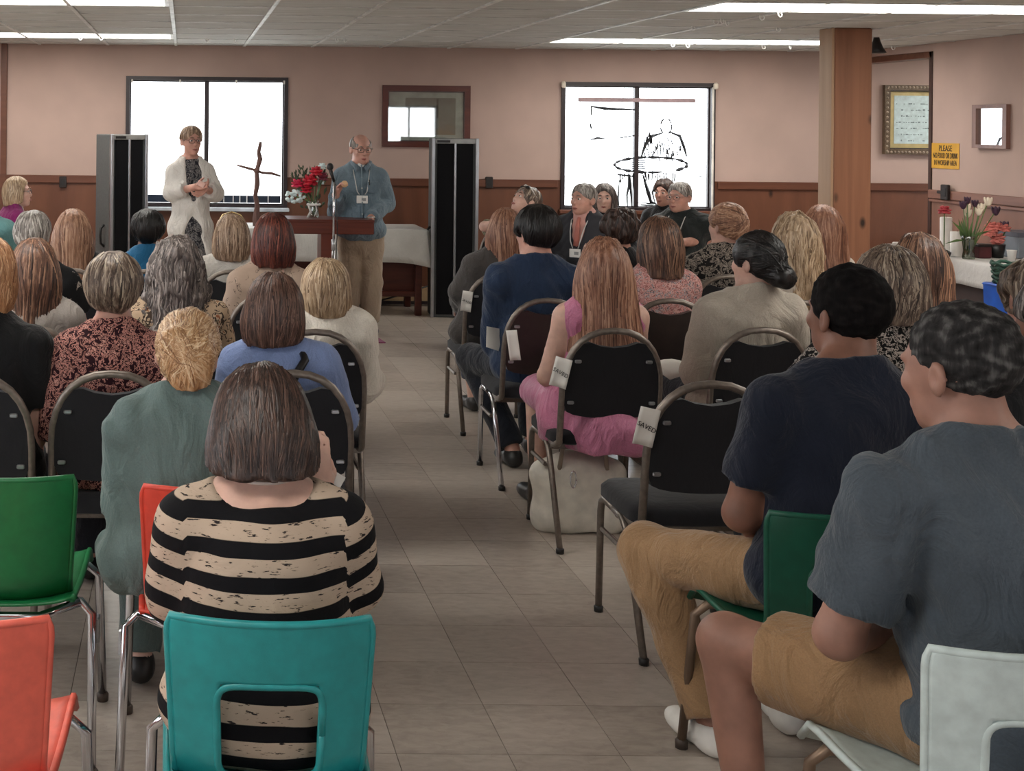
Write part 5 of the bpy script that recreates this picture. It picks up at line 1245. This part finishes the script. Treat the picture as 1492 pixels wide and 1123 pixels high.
seated('person in black T-shirt with ginger hair cut off by the left edge', -16, 345, 4.47, at(-14, 560, 4.2).x-.06, 4.16, SK1, T(cloth('black_tee', (22, 22, 24)), sleeve='short', loose=.018),
    hd('layer', 'ginger', t=.024, L=.12, locks=300, wavy=.8), ('person in the black T-shirt at the left edge',), res=.011, bw=1.15, sw=.165,
    elbow={1: at(48, 640, 4.45)}, wrist={1: at(52, 662, 4.72)})
lf_ = MB().add([(-.06, -.05, 0), (.06, -.05, 0), (.06, .05, .012), (-.06, .05, .012), (0, -.05, .02), (0, .05, .035)], [(0, 4, 5, 3), (4, 1, 2, 5)]).build('leaflet', PAPER); solidify(lf_, .002); lf_.location = at(64, 640, 4.72); lf_.rotation_euler = (.9, .5, .2); tag(lf_, 'folded leaflet in the hand of the person in black at the left', 'leaflet')
seated('woman in light grey sweater with long brown hair and glasses', 52, 347, 5.40, at(42, 480, 5.2).x, 5.17, SK1, T(cloth('heather_grey_sweater', (150, 142, 136), .06), sleeve='long', loose=.014),
    hd('long', 'brown', t=.014, L=.27, locks=300, lw=.075, wavy=.4), ('woman in the light grey sweater',), res=.012, hyaw=22, glasses=(150, 140, 134), bw=1.1)
seated('woman with long curly salt and pepper hair in a cream print jacket', 258, 343, 5.40, at(262, 470, 5.2).x, 5.17, SK2, T(floral('cream_print', [(0, (170, 146, 122)), (.5, (66, 54, 46)), (.56, (188, 166, 142)), (.64, (142, 90, 60)), (.7, (190, 170, 148))], 22, 1.0), sleeve='long', loose=.02),
    hd('long', 'saltpep', t=.018, L=.24, locks=420, lw=.105, wavy=1.8, wid=.105), ('woman with curly salt and pepper hair',), res=.012, bw=1.15)
seated('woman with blonde bob in a white jacket', 476, 376, 5.36, at(470, 500, 5.13).x-.03, 5.12, SK2, T(cloth('white_fleece', (228, 220, 208), .04), sleeve='long', loose=.028, d=.022, fold=.007),
    hd('bob', 'blonde', t=.022, L=.10, wid=.096, locks=360, slope=.1, flare=.9, extra=[((0, -.06, -.03), (.085, .05, .07))]), ('woman in the white jacket',), res=.011, hyaw=18, bw=1.05, sw=.158)
seated('person with short grey hair in black printed T-shirt', 48, 306, 6.42, at(50, 400, 6.2).x, 6.18, SK2, T(floral('black_print_tee', [(0, (20, 20, 22)), (.63, (150, 140, 132)), (.66, (22, 22, 24))], 14, 1.5), sleeve='short', loose=.016),
    hd('short', 'grey', t=.016, locks=320, nape=-.07), ('person with short grey hair',), res=.012, bw=1.1, sw=.165)
seated('woman with long strawberry blonde hair at the left', 107, 304, 7.42, at(102, 400, 7.2).x, 7.2, SK1, T(cloth('black_knit', (26, 24, 26)), sleeve='short'),
    hd('long', 'strawb', t=.016, L=.33, locks=320, lw=.10, wid=.10, wavy=.2), ('woman with long strawberry blonde hair',), res=.013)
seated('person with short black hair in bright blue top', 217, 304, 7.42, at(222, 400, 7.2).x, 7.2, SKB2, T(cloth('bright_blue', (32, 96, 136), .06), sleeve='short'),
    hd('short', 'black', t=.018, locks=200, nape=-.08), ('person in the bright blue top',), res=.013, hyaw=12)
p = seated('woman with light brown bob and sunglasses on her head', 338, 312, 7.42, at(340, 400, 7.2).x, 7.2, SK1, T(cloth('off_white_top', (206, 200, 192), .04), sleeve='long'),
    hd('bob', 'lightbrown', t=.018, L=.125, wid=.10, locks=320, flare=1.04), ('woman in the off white top',), res=.013)
hp = p['hp']; MB().tube([hp((-.085, .0, .07)), hp((-.05, .02, .125)), hp((0, .03, .142)), hp((.05, .02, .125)), hp((.085, .0, .07))], .006, 6).build('sunglasses', plain('gold_metal', (196, 170, 120), .25, .8), p['root'], True)
seated('woman with dark auburn bob in beige beaded top', 398, 310, 6.42, at(392, 410, 6.2).x, 6.18, SK1, T(floral('beige_beaded', [(0, (172, 150, 134)), (.62, (96, 82, 74)), (.65, (176, 154, 138))], 30, 1.0), sleeve='long', loose=.016),
    hd('bob', 'auburn', t=.018, L=.13, wid=.10, locks=340, flare=1.0), ('woman in the beige beaded top',), res=.012, bw=1.08)
(hx, hy), z = head_at(27, 257, 10.6)
p = person('woman in purple top with blonde bob and glasses seated by the back wall', (hx-.06, 10.62), 62, (hx, hy), z, SK1, T(cloth('magenta_purple', (128, 34, 96), .12), sleeve='long', open=(.035, .52, .16)), hd('bob', 'blonde', t=.016, L=.105, wid=.092, locks=240, face=-.012), inner=T(plain('white_blouse', (214, 206, 204), .7), sleeve='none'), face=(120, 90, 70), glasses=(70, 60, 60), hyaw=28, hpitch=-4, res=.010)
place_chair(hx-.08, 10.40, -math.radians(62), 'padded banquet chair under the woman in purple')
seated('person in teal top mostly beyond the left edge, near the back', -20, 268, 9.6, at(-22, 350, 9.4).x, 9.4, SK1, T(cloth('dull_teal', (88, 128, 128), .06), sleeve='elbow', loose=.02), hd('short', 'greybrown', t=.016, locks=120), ('person in teal at the left edge',), res=.013, bw=1.1)

# ------------------------------------------------------------------ the audience, right of the aisle
KH = cloth('khaki', (160, 126, 92), .07, .85, 300, .6)
GREYT = cloth('heather_charcoal', (78, 86, 94), .10, .9, 190, .6)
cx = at(1357, 960, 2.32).x+.195
WSH = plain('white_sneaker', (214, 210, 204), .5)
p = seated('man in heather grey T-shirt and khaki shorts on the pale chair', 1397, 445, 2.64, cx, 2.30, SKB2, T(GREYT, sleeve='short', fr=.78, neck=.074, loose=.014, d=.016, fold=.009),
    hd('crop', 'cropgrey', t=.005), male=True, hyaw=-26, hpitch=8, res=.0068, bw=1.30, bd=1.35, sw=.205, hs=1.06, pdx=.14,
    elbow={-1: at(1222, 925, 2.62)}, wrist={-1: at(1320, 905, 2.88)}, hdir={-1: (.8, .5, 0)}, knee={-1: (1.25, 2.98, .53), 1: (1.80, 3.02, .53)}, ankle={-1: (1.285, 2.92, .09), 1: (1.85, 2.95, .09)}, bottom=dict(mat=KH, kind='shorts', d=.026), shoes=WSH)
cx = at(1122, 760, 3.14).x+.195
p = seated('man in navy T-shirt and khaki trousers on the dark green chair', 1233, 388, 3.48, cx, 3.12, SKB, T(cloth('navy_tee', (24, 30, 46), .08), sleeve='short', fr=.68, neck=.070, loose=.014, d=.014),
    hd('crop', 'crop', t=.011), male=True, hyaw=-17, res=.0068, bw=1.05, bd=1.05, sw=.190, pdx=.05,
    elbow={-1: at(1080, 748, 3.45)}, wrist={-1: at(1150, 790, 3.72)}, hdir={-1: (.8, .6, 0)}, knee={-1: (1.335, 3.74, .49), 1: (1.78, 3.80, .52)}, ankle={-1: (1.45, 3.56, .09), 1: (1.72, 3.70, .09)}, bottom=dict(mat=KH, kind='trousers', d=.012), shoes=WSH, toe={-1: (-.25, 1, 0)})
phn = MB().tube([at(1066, 800, 3.50), at(1063, 815, 3.49), at(1070, 835, 3.48), at(1078, 846, 3.48)], .004, 5).build('key_strap', M_black, None, True); tag(phn, 'thin black cord with clip at the hip of the man in navy', 'cord')
seated('man in black shirt with brown curls cut off by the right edge', 1538, 402, 3.40, at(1540, 600, 3.2).x, 3.12, SKB, T(cloth('black_tee', (22, 22, 24)), sleeve='short'), hd('short', 'saltpep', t=.012, locks=160, nape=-.05), ('man in black at the right edge',), male=True, hyaw=-10, res=.011)
seated('person in white shirt with brown curly hair at the right edge', 1506, 376, 4.42, at(1500, 560, 4.2).x, 4.15, SK2, T(cloth('white_shirt', (206, 200, 192), .04), sleeve='short'), hd('short', 'greybrown', t=.024, locks=200, wavy=1.2, nape=-.09), ('person in the white shirt at the right edge',), res=.012)
seated('woman in black and white floral dress with tousled grey blonde hair', 1296, 358, 4.42, at(1246, 560, 4.25).x, 4.15, SK1, T(floral('bw_floral', [(0, (18, 17, 18)), (.50, (176, 166, 158)), (.57, (20, 19, 20)), (.63, (180, 170, 162)), (.68, (24, 22, 22))], 46, 1.0), sleeve='elbow', loose=.026, neck=.07),
    hd('bob', 'greybrown', t=.030, L=.11, wid=.112, locks=700, flare=.86, wavy=.5, lockw=.0032, extra=[((0, -.05, .03), (.10, .085, .08))]), ('woman in the black and white floral dress',), pdx=.04, res=.011, bw=1.12, hyaw=16,
    elbow={-1: at(1172, 575, 4.4)}, wrist={-1: at(1230, 600, 4.7)})
seated('woman with long straight brown hair near the serving table', 1338, 338, 5.44, at(1340, 480, 5.2).x, 5.2, SK1, T(cloth('dark_plum_top', (58, 44, 48)), sleeve='long'), hd('long', 'brown', t=.014, L=.30, locks=340, lw=.10, wid=.096), ('woman with long straight brown hair',), res=.012, hyaw=12)
seated('woman with wavy blonde hair in a pale top', 1157, 310, 6.40, at(1155, 450, 6.2).x, 6.15, SK1, T(cloth('pale_taupe_top', (180, 168, 156), .05), sleeve='long'), hd('long', 'blonde', t=.020, L=.27, locks=420, lw=.10, wid=.102, wavy=1.5), ('woman with wavy blonde hair',), res=.012)
seated('woman with long auburn brown hair beside the timber post', 1197, 298, 7.42, at(1200, 420, 7.2).x, 7.2, SK1, T(cloth('cream_top', (196, 186, 172), .05), sleeve='short'), hd('long', 'red', t=.016, L=.30, locks=320, lw=.11, wid=.10, wavy=.5), ('woman with long auburn brown hair',), res=.013)
MATS['hr_rb'] = hairmat('hair_reddish_brown', (58, 30, 24), (112, 66, 52), (160, 112, 92))
seated('woman with strawberry updo in patterned top and black shawl', 1058, 295, 7.42, at(1060, 420, 7.2).x, 7.2, SK1, T(floral('bw_paisley', [(0, (30, 28, 28)), (.48, (150, 140, 130)), (.55, (34, 32, 32)), (.60, (156, 146, 136)), (.66, (36, 34, 34))], 34, 1.4), sleeve='long', loose=.016),
    hd('updo', 'strawb', t=.018, locks=260, nape=-.08, swirl=.5), ('woman with the strawberry updo',), res=.012, hyaw=-26)
p = seated('woman with black low bun in cream sweater', 1102, 337, 5.46, at(1107, 480, 5.3).x, 5.28, SK1, T(cloth('cream_sweater', (190, 180, 166), .05), sleeve='long', loose=.030, d=.020, neck=.075, fold=.006),
    hd('bun', 'black', t=.016, locks=220, nape=-.085, bz=-.05, extra=[((.03, -.10, -.055), (.05, .045, .045))]), ('woman in the cream sweater',), res=.010, hyaw=-32, bw=1.0, sw=.155, elbow={-1: at(1025, 540, 5.5)}, wrist={-1: at(1060, 560, 5.75)})
sh = MB().grid(lambda u, v: ((u-.5)*.24, (v-.5)*.16, .03*math.sin(u*3.1)+.015*v), 6, 4).build('paper_sheet', PAPER, None, True); solidify(sh, .0015); sh.location = at(993, 546, 5.66); sh.rotation_euler = (.15, .1, .3); tag(sh, 'white sheet of paper on the lap of the woman in the cream sweater', 'paper')
seated('woman in pink multicolour floral top with brown bob', 960, 315, 6.40, at(985, 455, 6.2).x-.05, 6.15, SK1, T(floral('pink_floral', [(0, (206, 150, 146)), (.40, (150, 96, 92)), (.46, (210, 164, 158)), (.56, (84, 70, 78)), (.60, (180, 170, 172)), (.66, (212, 160, 152))], 34, 1.6), sleeve='long', loose=.014),
    hd('bob', 'brown', t=.016, L=.165, wid=.10, locks=400, flare=1.1), ('woman in the pink floral top', dict(vinyl=True)), res=.011, bw=1.12, hyaw=-4)
seated('person with short dark curls in a black top', 903, 302, 7.42, at(905, 420, 7.2).x, 7.2, SK2, T(cloth('black_knit', (26, 24, 26)), sleeve='long'), hd('short', 'darkbrown', t=.026, locks=280, wavy=1.6, nape=-.07), ('person with short dark curls',), res=.013)
seated('man with short black hair in navy blazer', 781, 298, 6.36, at(778, 460, 6.2).x+.04, 6.12, SK2, T(cloth('navy_blazer', (36, 52, 78), .07), sleeve='long', loose=.018, d=.018, neck=.068, name='blazer'), hd('short', 'black', t=.024, locks=320, nape=-.075), ('man in the navy blazer', dict(vinyl=True, chrome=True)), male=True, hyaw=-22, res=.010, bw=1.05, sw=.178,
    elbow={-1: at(724, 500, 6.5)}, bottom=dict(mat=cloth('dark_jeans', (32, 36, 46)), kind='trousers'), knee={-1: (1.50, 6.78, .50)}, ankle={-1: (1.66, 6.55, .09)})
seated('woman in dark grey sweater with long auburn hair', 738, 303, 7.44, at(720, 420, 7.25).x+.03, 7.2, SK1, T(cloth('charcoal_sweater', (74, 70, 68), .08), sleeve='long', loose=.018), hd('long', 'red', t=.012, L=.22, locks=300, lw=.085), ('woman in the dark grey sweater',), res=.012, hyaw=14, bw=1.1, pdx=-.03,
    elbow={-1: at(672, 425, 7.5)}, bottom=dict(mat=cloth('blue_jeans', (48, 56, 76)), kind='trousers', len=.75, d=.006), knee={-1: (1.71, 7.88, .51)}, ankle={-1: (1.75, 7.84, .09)})
p = seated('young woman with very long red blonde hair in pink sleeveless top', 878, 345, 5.42, at(890, 490, 5.25).x, 5.22, SK1, T(cloth('pink_satin', (206, 128, 160), .10, .45, 300, .9), sleeve='none', neck=.10, hem=-.10, d=.012, fold=.006, skirt=.06, extra=[lambda sp, a, zs, hp: E(V3(-.15, -.02, zs+.06), (.09, .13, .13), None, .05), lambda sp, a, zs, hp: E(V3(.03, -.15, zs-.005), (.175, .105, .125), None, .05)]),
    hd('long', 'red', t=.014, L=.47, locks=1000, lw=.115, wid=.098, lockw=.0030, drop=V3(.03, -.095, -.46)), ('young woman in pink',), res=.010, bw=1.0, bd=1.0, elbow={-1: at(797, 548, 5.45)}, wrist={-1: at(830, 590, 5.75)}, bottom=dict(mat=cloth('pink_skirt', (196, 120, 152), .10, .5), kind='skirt'))
q = ground(938, 968); EMPTY_X = q.x+.205
place_chair(EMPTY_X, q.y, 0, 'empty black padded banquet chair with a SAVED note on its back')

# people along the back, turned towards the speakers
def turned(label, px, ytop, Yh, a, skin_m, top, hair, chair, **k):
    (hx, hy), z = head_at(px, ytop, Yh); dx = k.pop('dx', 0); ar = math.radians(a)
    pr = person(label, (hx+dx, Yh+k.pop('dy', 0)), a, (hx, hy), z, skin_m, top, hair, **k)
    c = place_chair(0, 0, -ar, 'padded banquet chair under the '+chair); c.location = (hx+dx-.02*math.sin(ar), Yh-.02*math.cos(ar), 0); return pr
p = turned('man in dark suit and salmon tie with a name badge', 850, 267, 10.1, 222, SK2, T(plain('suit_charcoal', (40, 40, 46), .8, 0, .1), sleeve='long', cutaway=[lambda sp, a, zs, hp: C(sp(.76, 0, .11), sp(.34, 0, .21), .085, .04)], d=.024, name='suit_jacket'), hd('short', 'grey', t=.008, locks=140, nape=-.05), 'man in the dark suit', inner=T(plain('salmon_shirt', (198, 150, 140), .7), sleeve='none', neck=.060, ndrop=-.02), male=True, face=(120, 110, 104), hyaw=14, hpitch=-3, res=.0095, bw=1.2, dx=.02)
sp = p['sp']; MB().tube([tuple(sp(.69, 0, .10)), tuple(sp(.60, 0, .135)), tuple(sp(.42, 0, .15))], [.014, .020, .026], 6, flat=.3).build('necktie', plain('salmon_tie', (176, 108, 96), .6), p['root'], True); lanyard(p, .60, None)
p = turned('woman leaning back with sunglasses pushed up on her hair', 766, 270, 10.2, 204, SK1, T(floral('sage_floral', [(0, (120, 116, 92)), (.5, (78, 64, 56)), (.56, (136, 130, 106)), (.64, (158, 150, 128))], 24, 1.0), sleeve='elbow'), hd('short', 'greybrown', t=.014, locks=160, nape=-.08), 'woman leaning back', face=(110, 84, 70), hyaw=46, hpitch=-30, hroll=0, res=.0095, dx=-.20, elbow={1: at(706, 330, 10.25)}, wrist={1: at(742, 322, 10.0)}, bottom=dict(mat=cloth('light_jeans', (128, 146, 180)), kind='trousers'))
hp = p['hp']
sg_ = MB()
for sx in (-1, 1): MB().ell(hp((sx*.032, .062, .098)), (.026, .010, .018), 10, 7, p['R'] @ Matrix.Rotation(.8, 4, 'X')).build('sunglass_lens', plain('black_lens', (16, 15, 18), .1), p['root'], True)
MB().tube([hp((-.085, -.02, .05)), hp((-.062, .05, .098)), hp((0, .066, .112)), hp((.062, .05, .098)), hp((.085, -.02, .05))], .006, 6).build('sunglass_frame', plain('white_frame', (220, 214, 206), .4), p['root'], True)
turned('woman with long grey hair looking out from behind the suited man', 881, 267, 11.0, 192, SK1, T(cloth('black_knit', (26, 24, 26)), sleeve='long'), hd('bob', 'saltpep', t=.014, L=.12, wid=.094, locks=220, face=-.01), 'woman with long grey hair', face=(70, 60, 56), hyaw=10, res=.0095, dx=.03)
p = turned('man with white hair, glasses and dark shirt near the right window', 990, 265, 10.6, 222, SK2, T(cloth('dark_green_shirt', (34, 38, 38)), sleeve='short', loose=.018, d=.018), hd('short', 'grey', t=.008, locks=160, nape=-.05), 'man with white hair and glasses', male=True, face=(150, 140, 132), glasses=(120, 90, 86), hyaw=8, res=.0095, bw=1.3, bd=1.2, sw=.185, elbow={-1: at(1032, 350, 10.6), 1: at(950, 350, 10.5)}, wrist={-1: at(985, 354, 10.3)}, dx=.03); lanyard(p, .60, None)
turned('dark haired person in black hidden behind the white haired man', 968, 260, 11.5, 215, SK2, T(cloth('black_knit', (26, 24, 26)), sleeve='long'), hd('short', 'darkbrown', t=.014, locks=120), 'dark haired person in black', face=(50, 40, 36), hyaw=10, res=.012, dx=.03)

# ------------------------------------------------------------------ the two speakers standing
WY = 10.6; (hx, hy), z = head_at(279, 183, WY)
CARD = cloth('cream_cardigan', (226, 221, 214), .03, .85, 300, .8)
DRESS = floral('charcoal_floral_dress', [(0, (40, 40, 46)), (.46, (120, 118, 118)), (.52, (46, 46, 52)), (.58, (140, 136, 134)), (.63, (44, 44, 50))], 28, 1.2)
lh = at(285, 272, WY-.24); rh = at(299, 275, WY-.22)
p = person('woman standing in cream cardigan over a charcoal floral dress', (hx, hy+.02), 168, (hx, hy), z, SK2, T(CARD, sleeve='three', d=.018, loose=.016, fold=.0035, skirt=.16, neck=.07, name='cardigan', cutaway=[lambda sp, a, zs, hp: C(sp(.76, 0, .10), sp(.36, 0, .180), .085, .055), lambda sp, a, zs, hp: C(sp(.24, 0, .19), V3(.02, .22, zs-.28), .05, .20)]),
    hd('short', 'lightbrown', t=.012, locks=160, nape=-.06), inner=T(DRESS, sleeve='none', neck=.075, ndrop=.01, name='dress_bodice'), stand=True, face=(120, 96, 80), glasses=(90, 62, 56), hyaw=-8, res=.0085, bw=.92, sw=.134,
    elbow={1: at(251, 281, WY-.03), -1: at(314, 282, WY+.02)}, wrist={1: lh, -1: rh}, hdir={1: (.9, -.3, .1), -1: (-.5, -.3, -.4)}, curl=.9, bottom=dict(mat=DRESS, kind='skirt'), bust=.9)
nt = MB().box((-.03, -.01, -.022), (.03, .01, .022), bev=.003).build('note_cards', plain('pale_pink_card', (222, 182, 170), .6)); nt.location = at(293, 268, WY-.29); nt.rotation_euler = (0, .5, .1); tag(nt, 'small pale pink cards held by the woman in the cardigan', 'cards')
w_ = p['arms'][-1][2]; MB().tube([tuple(w_+V3(.034*math.cos(q), .02*math.sin(q)-.01, .034*math.sin(q))) for q in [k*.524 for k in range(13)]], .005, 6).build('bracelet', plain('silver_beads', (200, 200, 204), .25, .7), p['root'], True)
MY = 10.72; (hx, hy), z = head_at(526, 195, MY)
CHAM = cloth('chambray_blue', (112, 130, 142), .08, .85, 220, .8)
wl_ = at(487, 288, MY-.16); wr_ = at(540, 318, MY-.22)
p = person('man with glasses standing at the lectern in a blue chambray shirt', (hx+.01, hy+.02), 184, (hx, hy), z, SK2, T(CHAM, sleeve='long', d=.015, loose=.014, fold=.004, vneck=False, hem=-.03, name='chambray_shirt', neck=.066), hd('bald', 'grey', t=.007, locks=100), stand=True, male=True, face=(130, 118, 108), glasses=(70, 60, 58), hyaw=-14, hpitch=6, res=.0085, bw=1.08, bd=1.15, sw=.162,
    elbow={1: at(491, 310, MY+.02), -1: at(563, 296, MY+.03)}, wrist={1: at(489, 284, MY-.20), -1: wr_}, hdir={1: (.35, -.3, .85), -1: (-.2, -.5, -.35)}, curl=.9, bottom=dict(mat=cloth('tan_trousers', (166, 146, 126), .06), kind='trousers', d=.024))
lanyard(p, .56, None); sp = p['sp']
n_ = p['nb']
for sx in (-1, 1): MB().tube([tuple(n_+V3(0, -.078, .034)), tuple(n_+V3(sx*.055, -.055, .032)), tuple(n_+V3(sx*.078, .0, .024)), tuple(n_+V3(sx*.066, .055, .008)), tuple(n_+V3(sx*.040, .098, -.024)), tuple(n_+V3(sx*.046, .118, -.060))], [.014, .015, .016, .018, .020, .004], 6, flat=.7).build('collar', CHAM, p['root'], True)
MB().tube([tuple(n_+V3(0, .085, .0)), tuple(sp(.58, 0, .128)), tuple(sp(.47, 0, .158)), tuple(sp(.27, 0, .180)), tuple(sp(.08, 0, .172))], .014, 6, flat=.4).build('placket', cloth('chambray_light', (126, 143, 154), .05), p['root'], True)
for f_, y_ in ((.60, .128), (.50, .160), (.38, .178), (.26, .190)): MB().ell(tuple(sp(f_, 0, y_)), (.006, .003, .006), 8, 5).build('button', M_white, p['root'], True)
MB().ell(tuple(n_+V3(0, .070, .004)), (.030, .020, .030), 10, 7).build('undershirt', M_white, p['root'], True)
MB().box(tuple(sp(.46, -.125, .135)), tuple(sp(.56, -.045, .163)), bev=.004).build('pocket', CHAM, p['root'])
MB().tube([tuple(sp(.53, -.058, .170)), tuple(sp(.58, -.058, .166))], .005, 6).build('pen', M_black, p['root'])
w_ = np.array(p['arms'][-1][2]); MB().tube([tuple(w_+V3(.036*math.cos(q), .036*math.sin(q), .012*math.sin(q))) for q in [k*.524 for k in range(13)]], .007, 6).build('wristwatch', plain('watch_silver', (190, 186, 180), .25, .7), p['root'], True)
bl = MB().ell((0, 0, 0), (.028, .028, .028), 14, 10).build('small_ball', plain('roll_tan', (206, 168, 130), .6)); bl.location = at(502, 268, MY-.26); tag(bl, 'small tan ball held up by the man at the lectern', 'ball')

# ------------------------------------------------------------------ SAVED notes, handbag
def note(px, py, Y, wpx, hpx, rot, lab, txt=True):
    r = empty('chair_note', at(px, py, Y)); r.rotation_euler = rot; W_, H_ = wpx/2*Y/FPX, hpx/2*Y/FPX
    sh = MB().grid(lambda u, v: ((u*2-1)*W_, .012*math.sin(u*3.1)*(1-v), (v*2-1)*H_), 5, 5).build('sheet', PAPER, r, True); solidify(sh, .0012)
    if txt: text_mesh('lettering', 'SAVED', W_*.66, M_ink, r, Matrix.Translation((0, -.003, 0)) @ Matrix.Rotation(math.pi/2, 4, 'X') @ Matrix.Rotation(-.25, 4, 'Z'))
    tag(r, lab, 'note', 'paper notes on chair backs')
note(942, 622, 4.122, 30, 56, (0, .22, 0), 'SAVED note on the empty black chair'); note(817, 543, 5.190, 24, 44, (0, .22, -.35), 'SAVED note on the chair of the young woman in pink')
note(680, 439, 7.178, 15, 30, (0, .12, -.2), 'paper note on the chair of the woman in dark grey'); note(748, 503, 6.085, 16, 44, (0, -.15, -.5), 'paper note on the chair of the man in the blazer', False)
l2 = MB().add([(-.04, 0, -.05), (.04, 0, -.06), (.05, .005, .05), (-.04, .005, .05)], [(0, 1, 2, 3)]).build('leaflet', PAPER); solidify(l2, .002); l2.location = at(719, 492, 6.33); l2.rotation_euler = (-.2, .2, .4); tag(l2, 'white leaflet beside the left elbow of the man in the blazer', 'leaflet')
hb_ = ground(848, 784); r = empty('handbag', (hb_.x+.02, hb_.y+.12, 0))
F = Field([E(V3(0, 0, .16), (.20, .10, .17), None, 0), C(V3(-.13, 0, .06), V3(.13, 0, .06), .075, .075, .05), C(V3(-.15, 0, .24), V3(.15, 0, .24), .05, .05, .05)], .010); F.cut((0, 0, .003), (0, 0, -1)); F.wob(.005, 24, 5); V, Q = F.mesh()
link('bag_body', np_mesh('bag_body', V, Q, plain('off_white_leather', (226, 220, 208), .5, 0, .05, 20, .5, .15, 200)), r)
MB().tube([(-.10, -.06, .27), (-.09, -.07, .36), (0, -.06, .40), (.09, -.07, .36), (.10, -.06, .27)], .010, 8).build('strap', plain('bag_strap_taupe', (150, 136, 122), .5), r, True)
MB().tube([(-.055+.012*math.cos(q), -.108, .24+.035*math.sin(q)) for q in [k*.524 for k in range(13)]], .003, 5).build('buckle_ring', M_steel, r, True)
tag(r, 'white leather handbag on the floor under the chair of the young woman in pink', 'handbag')
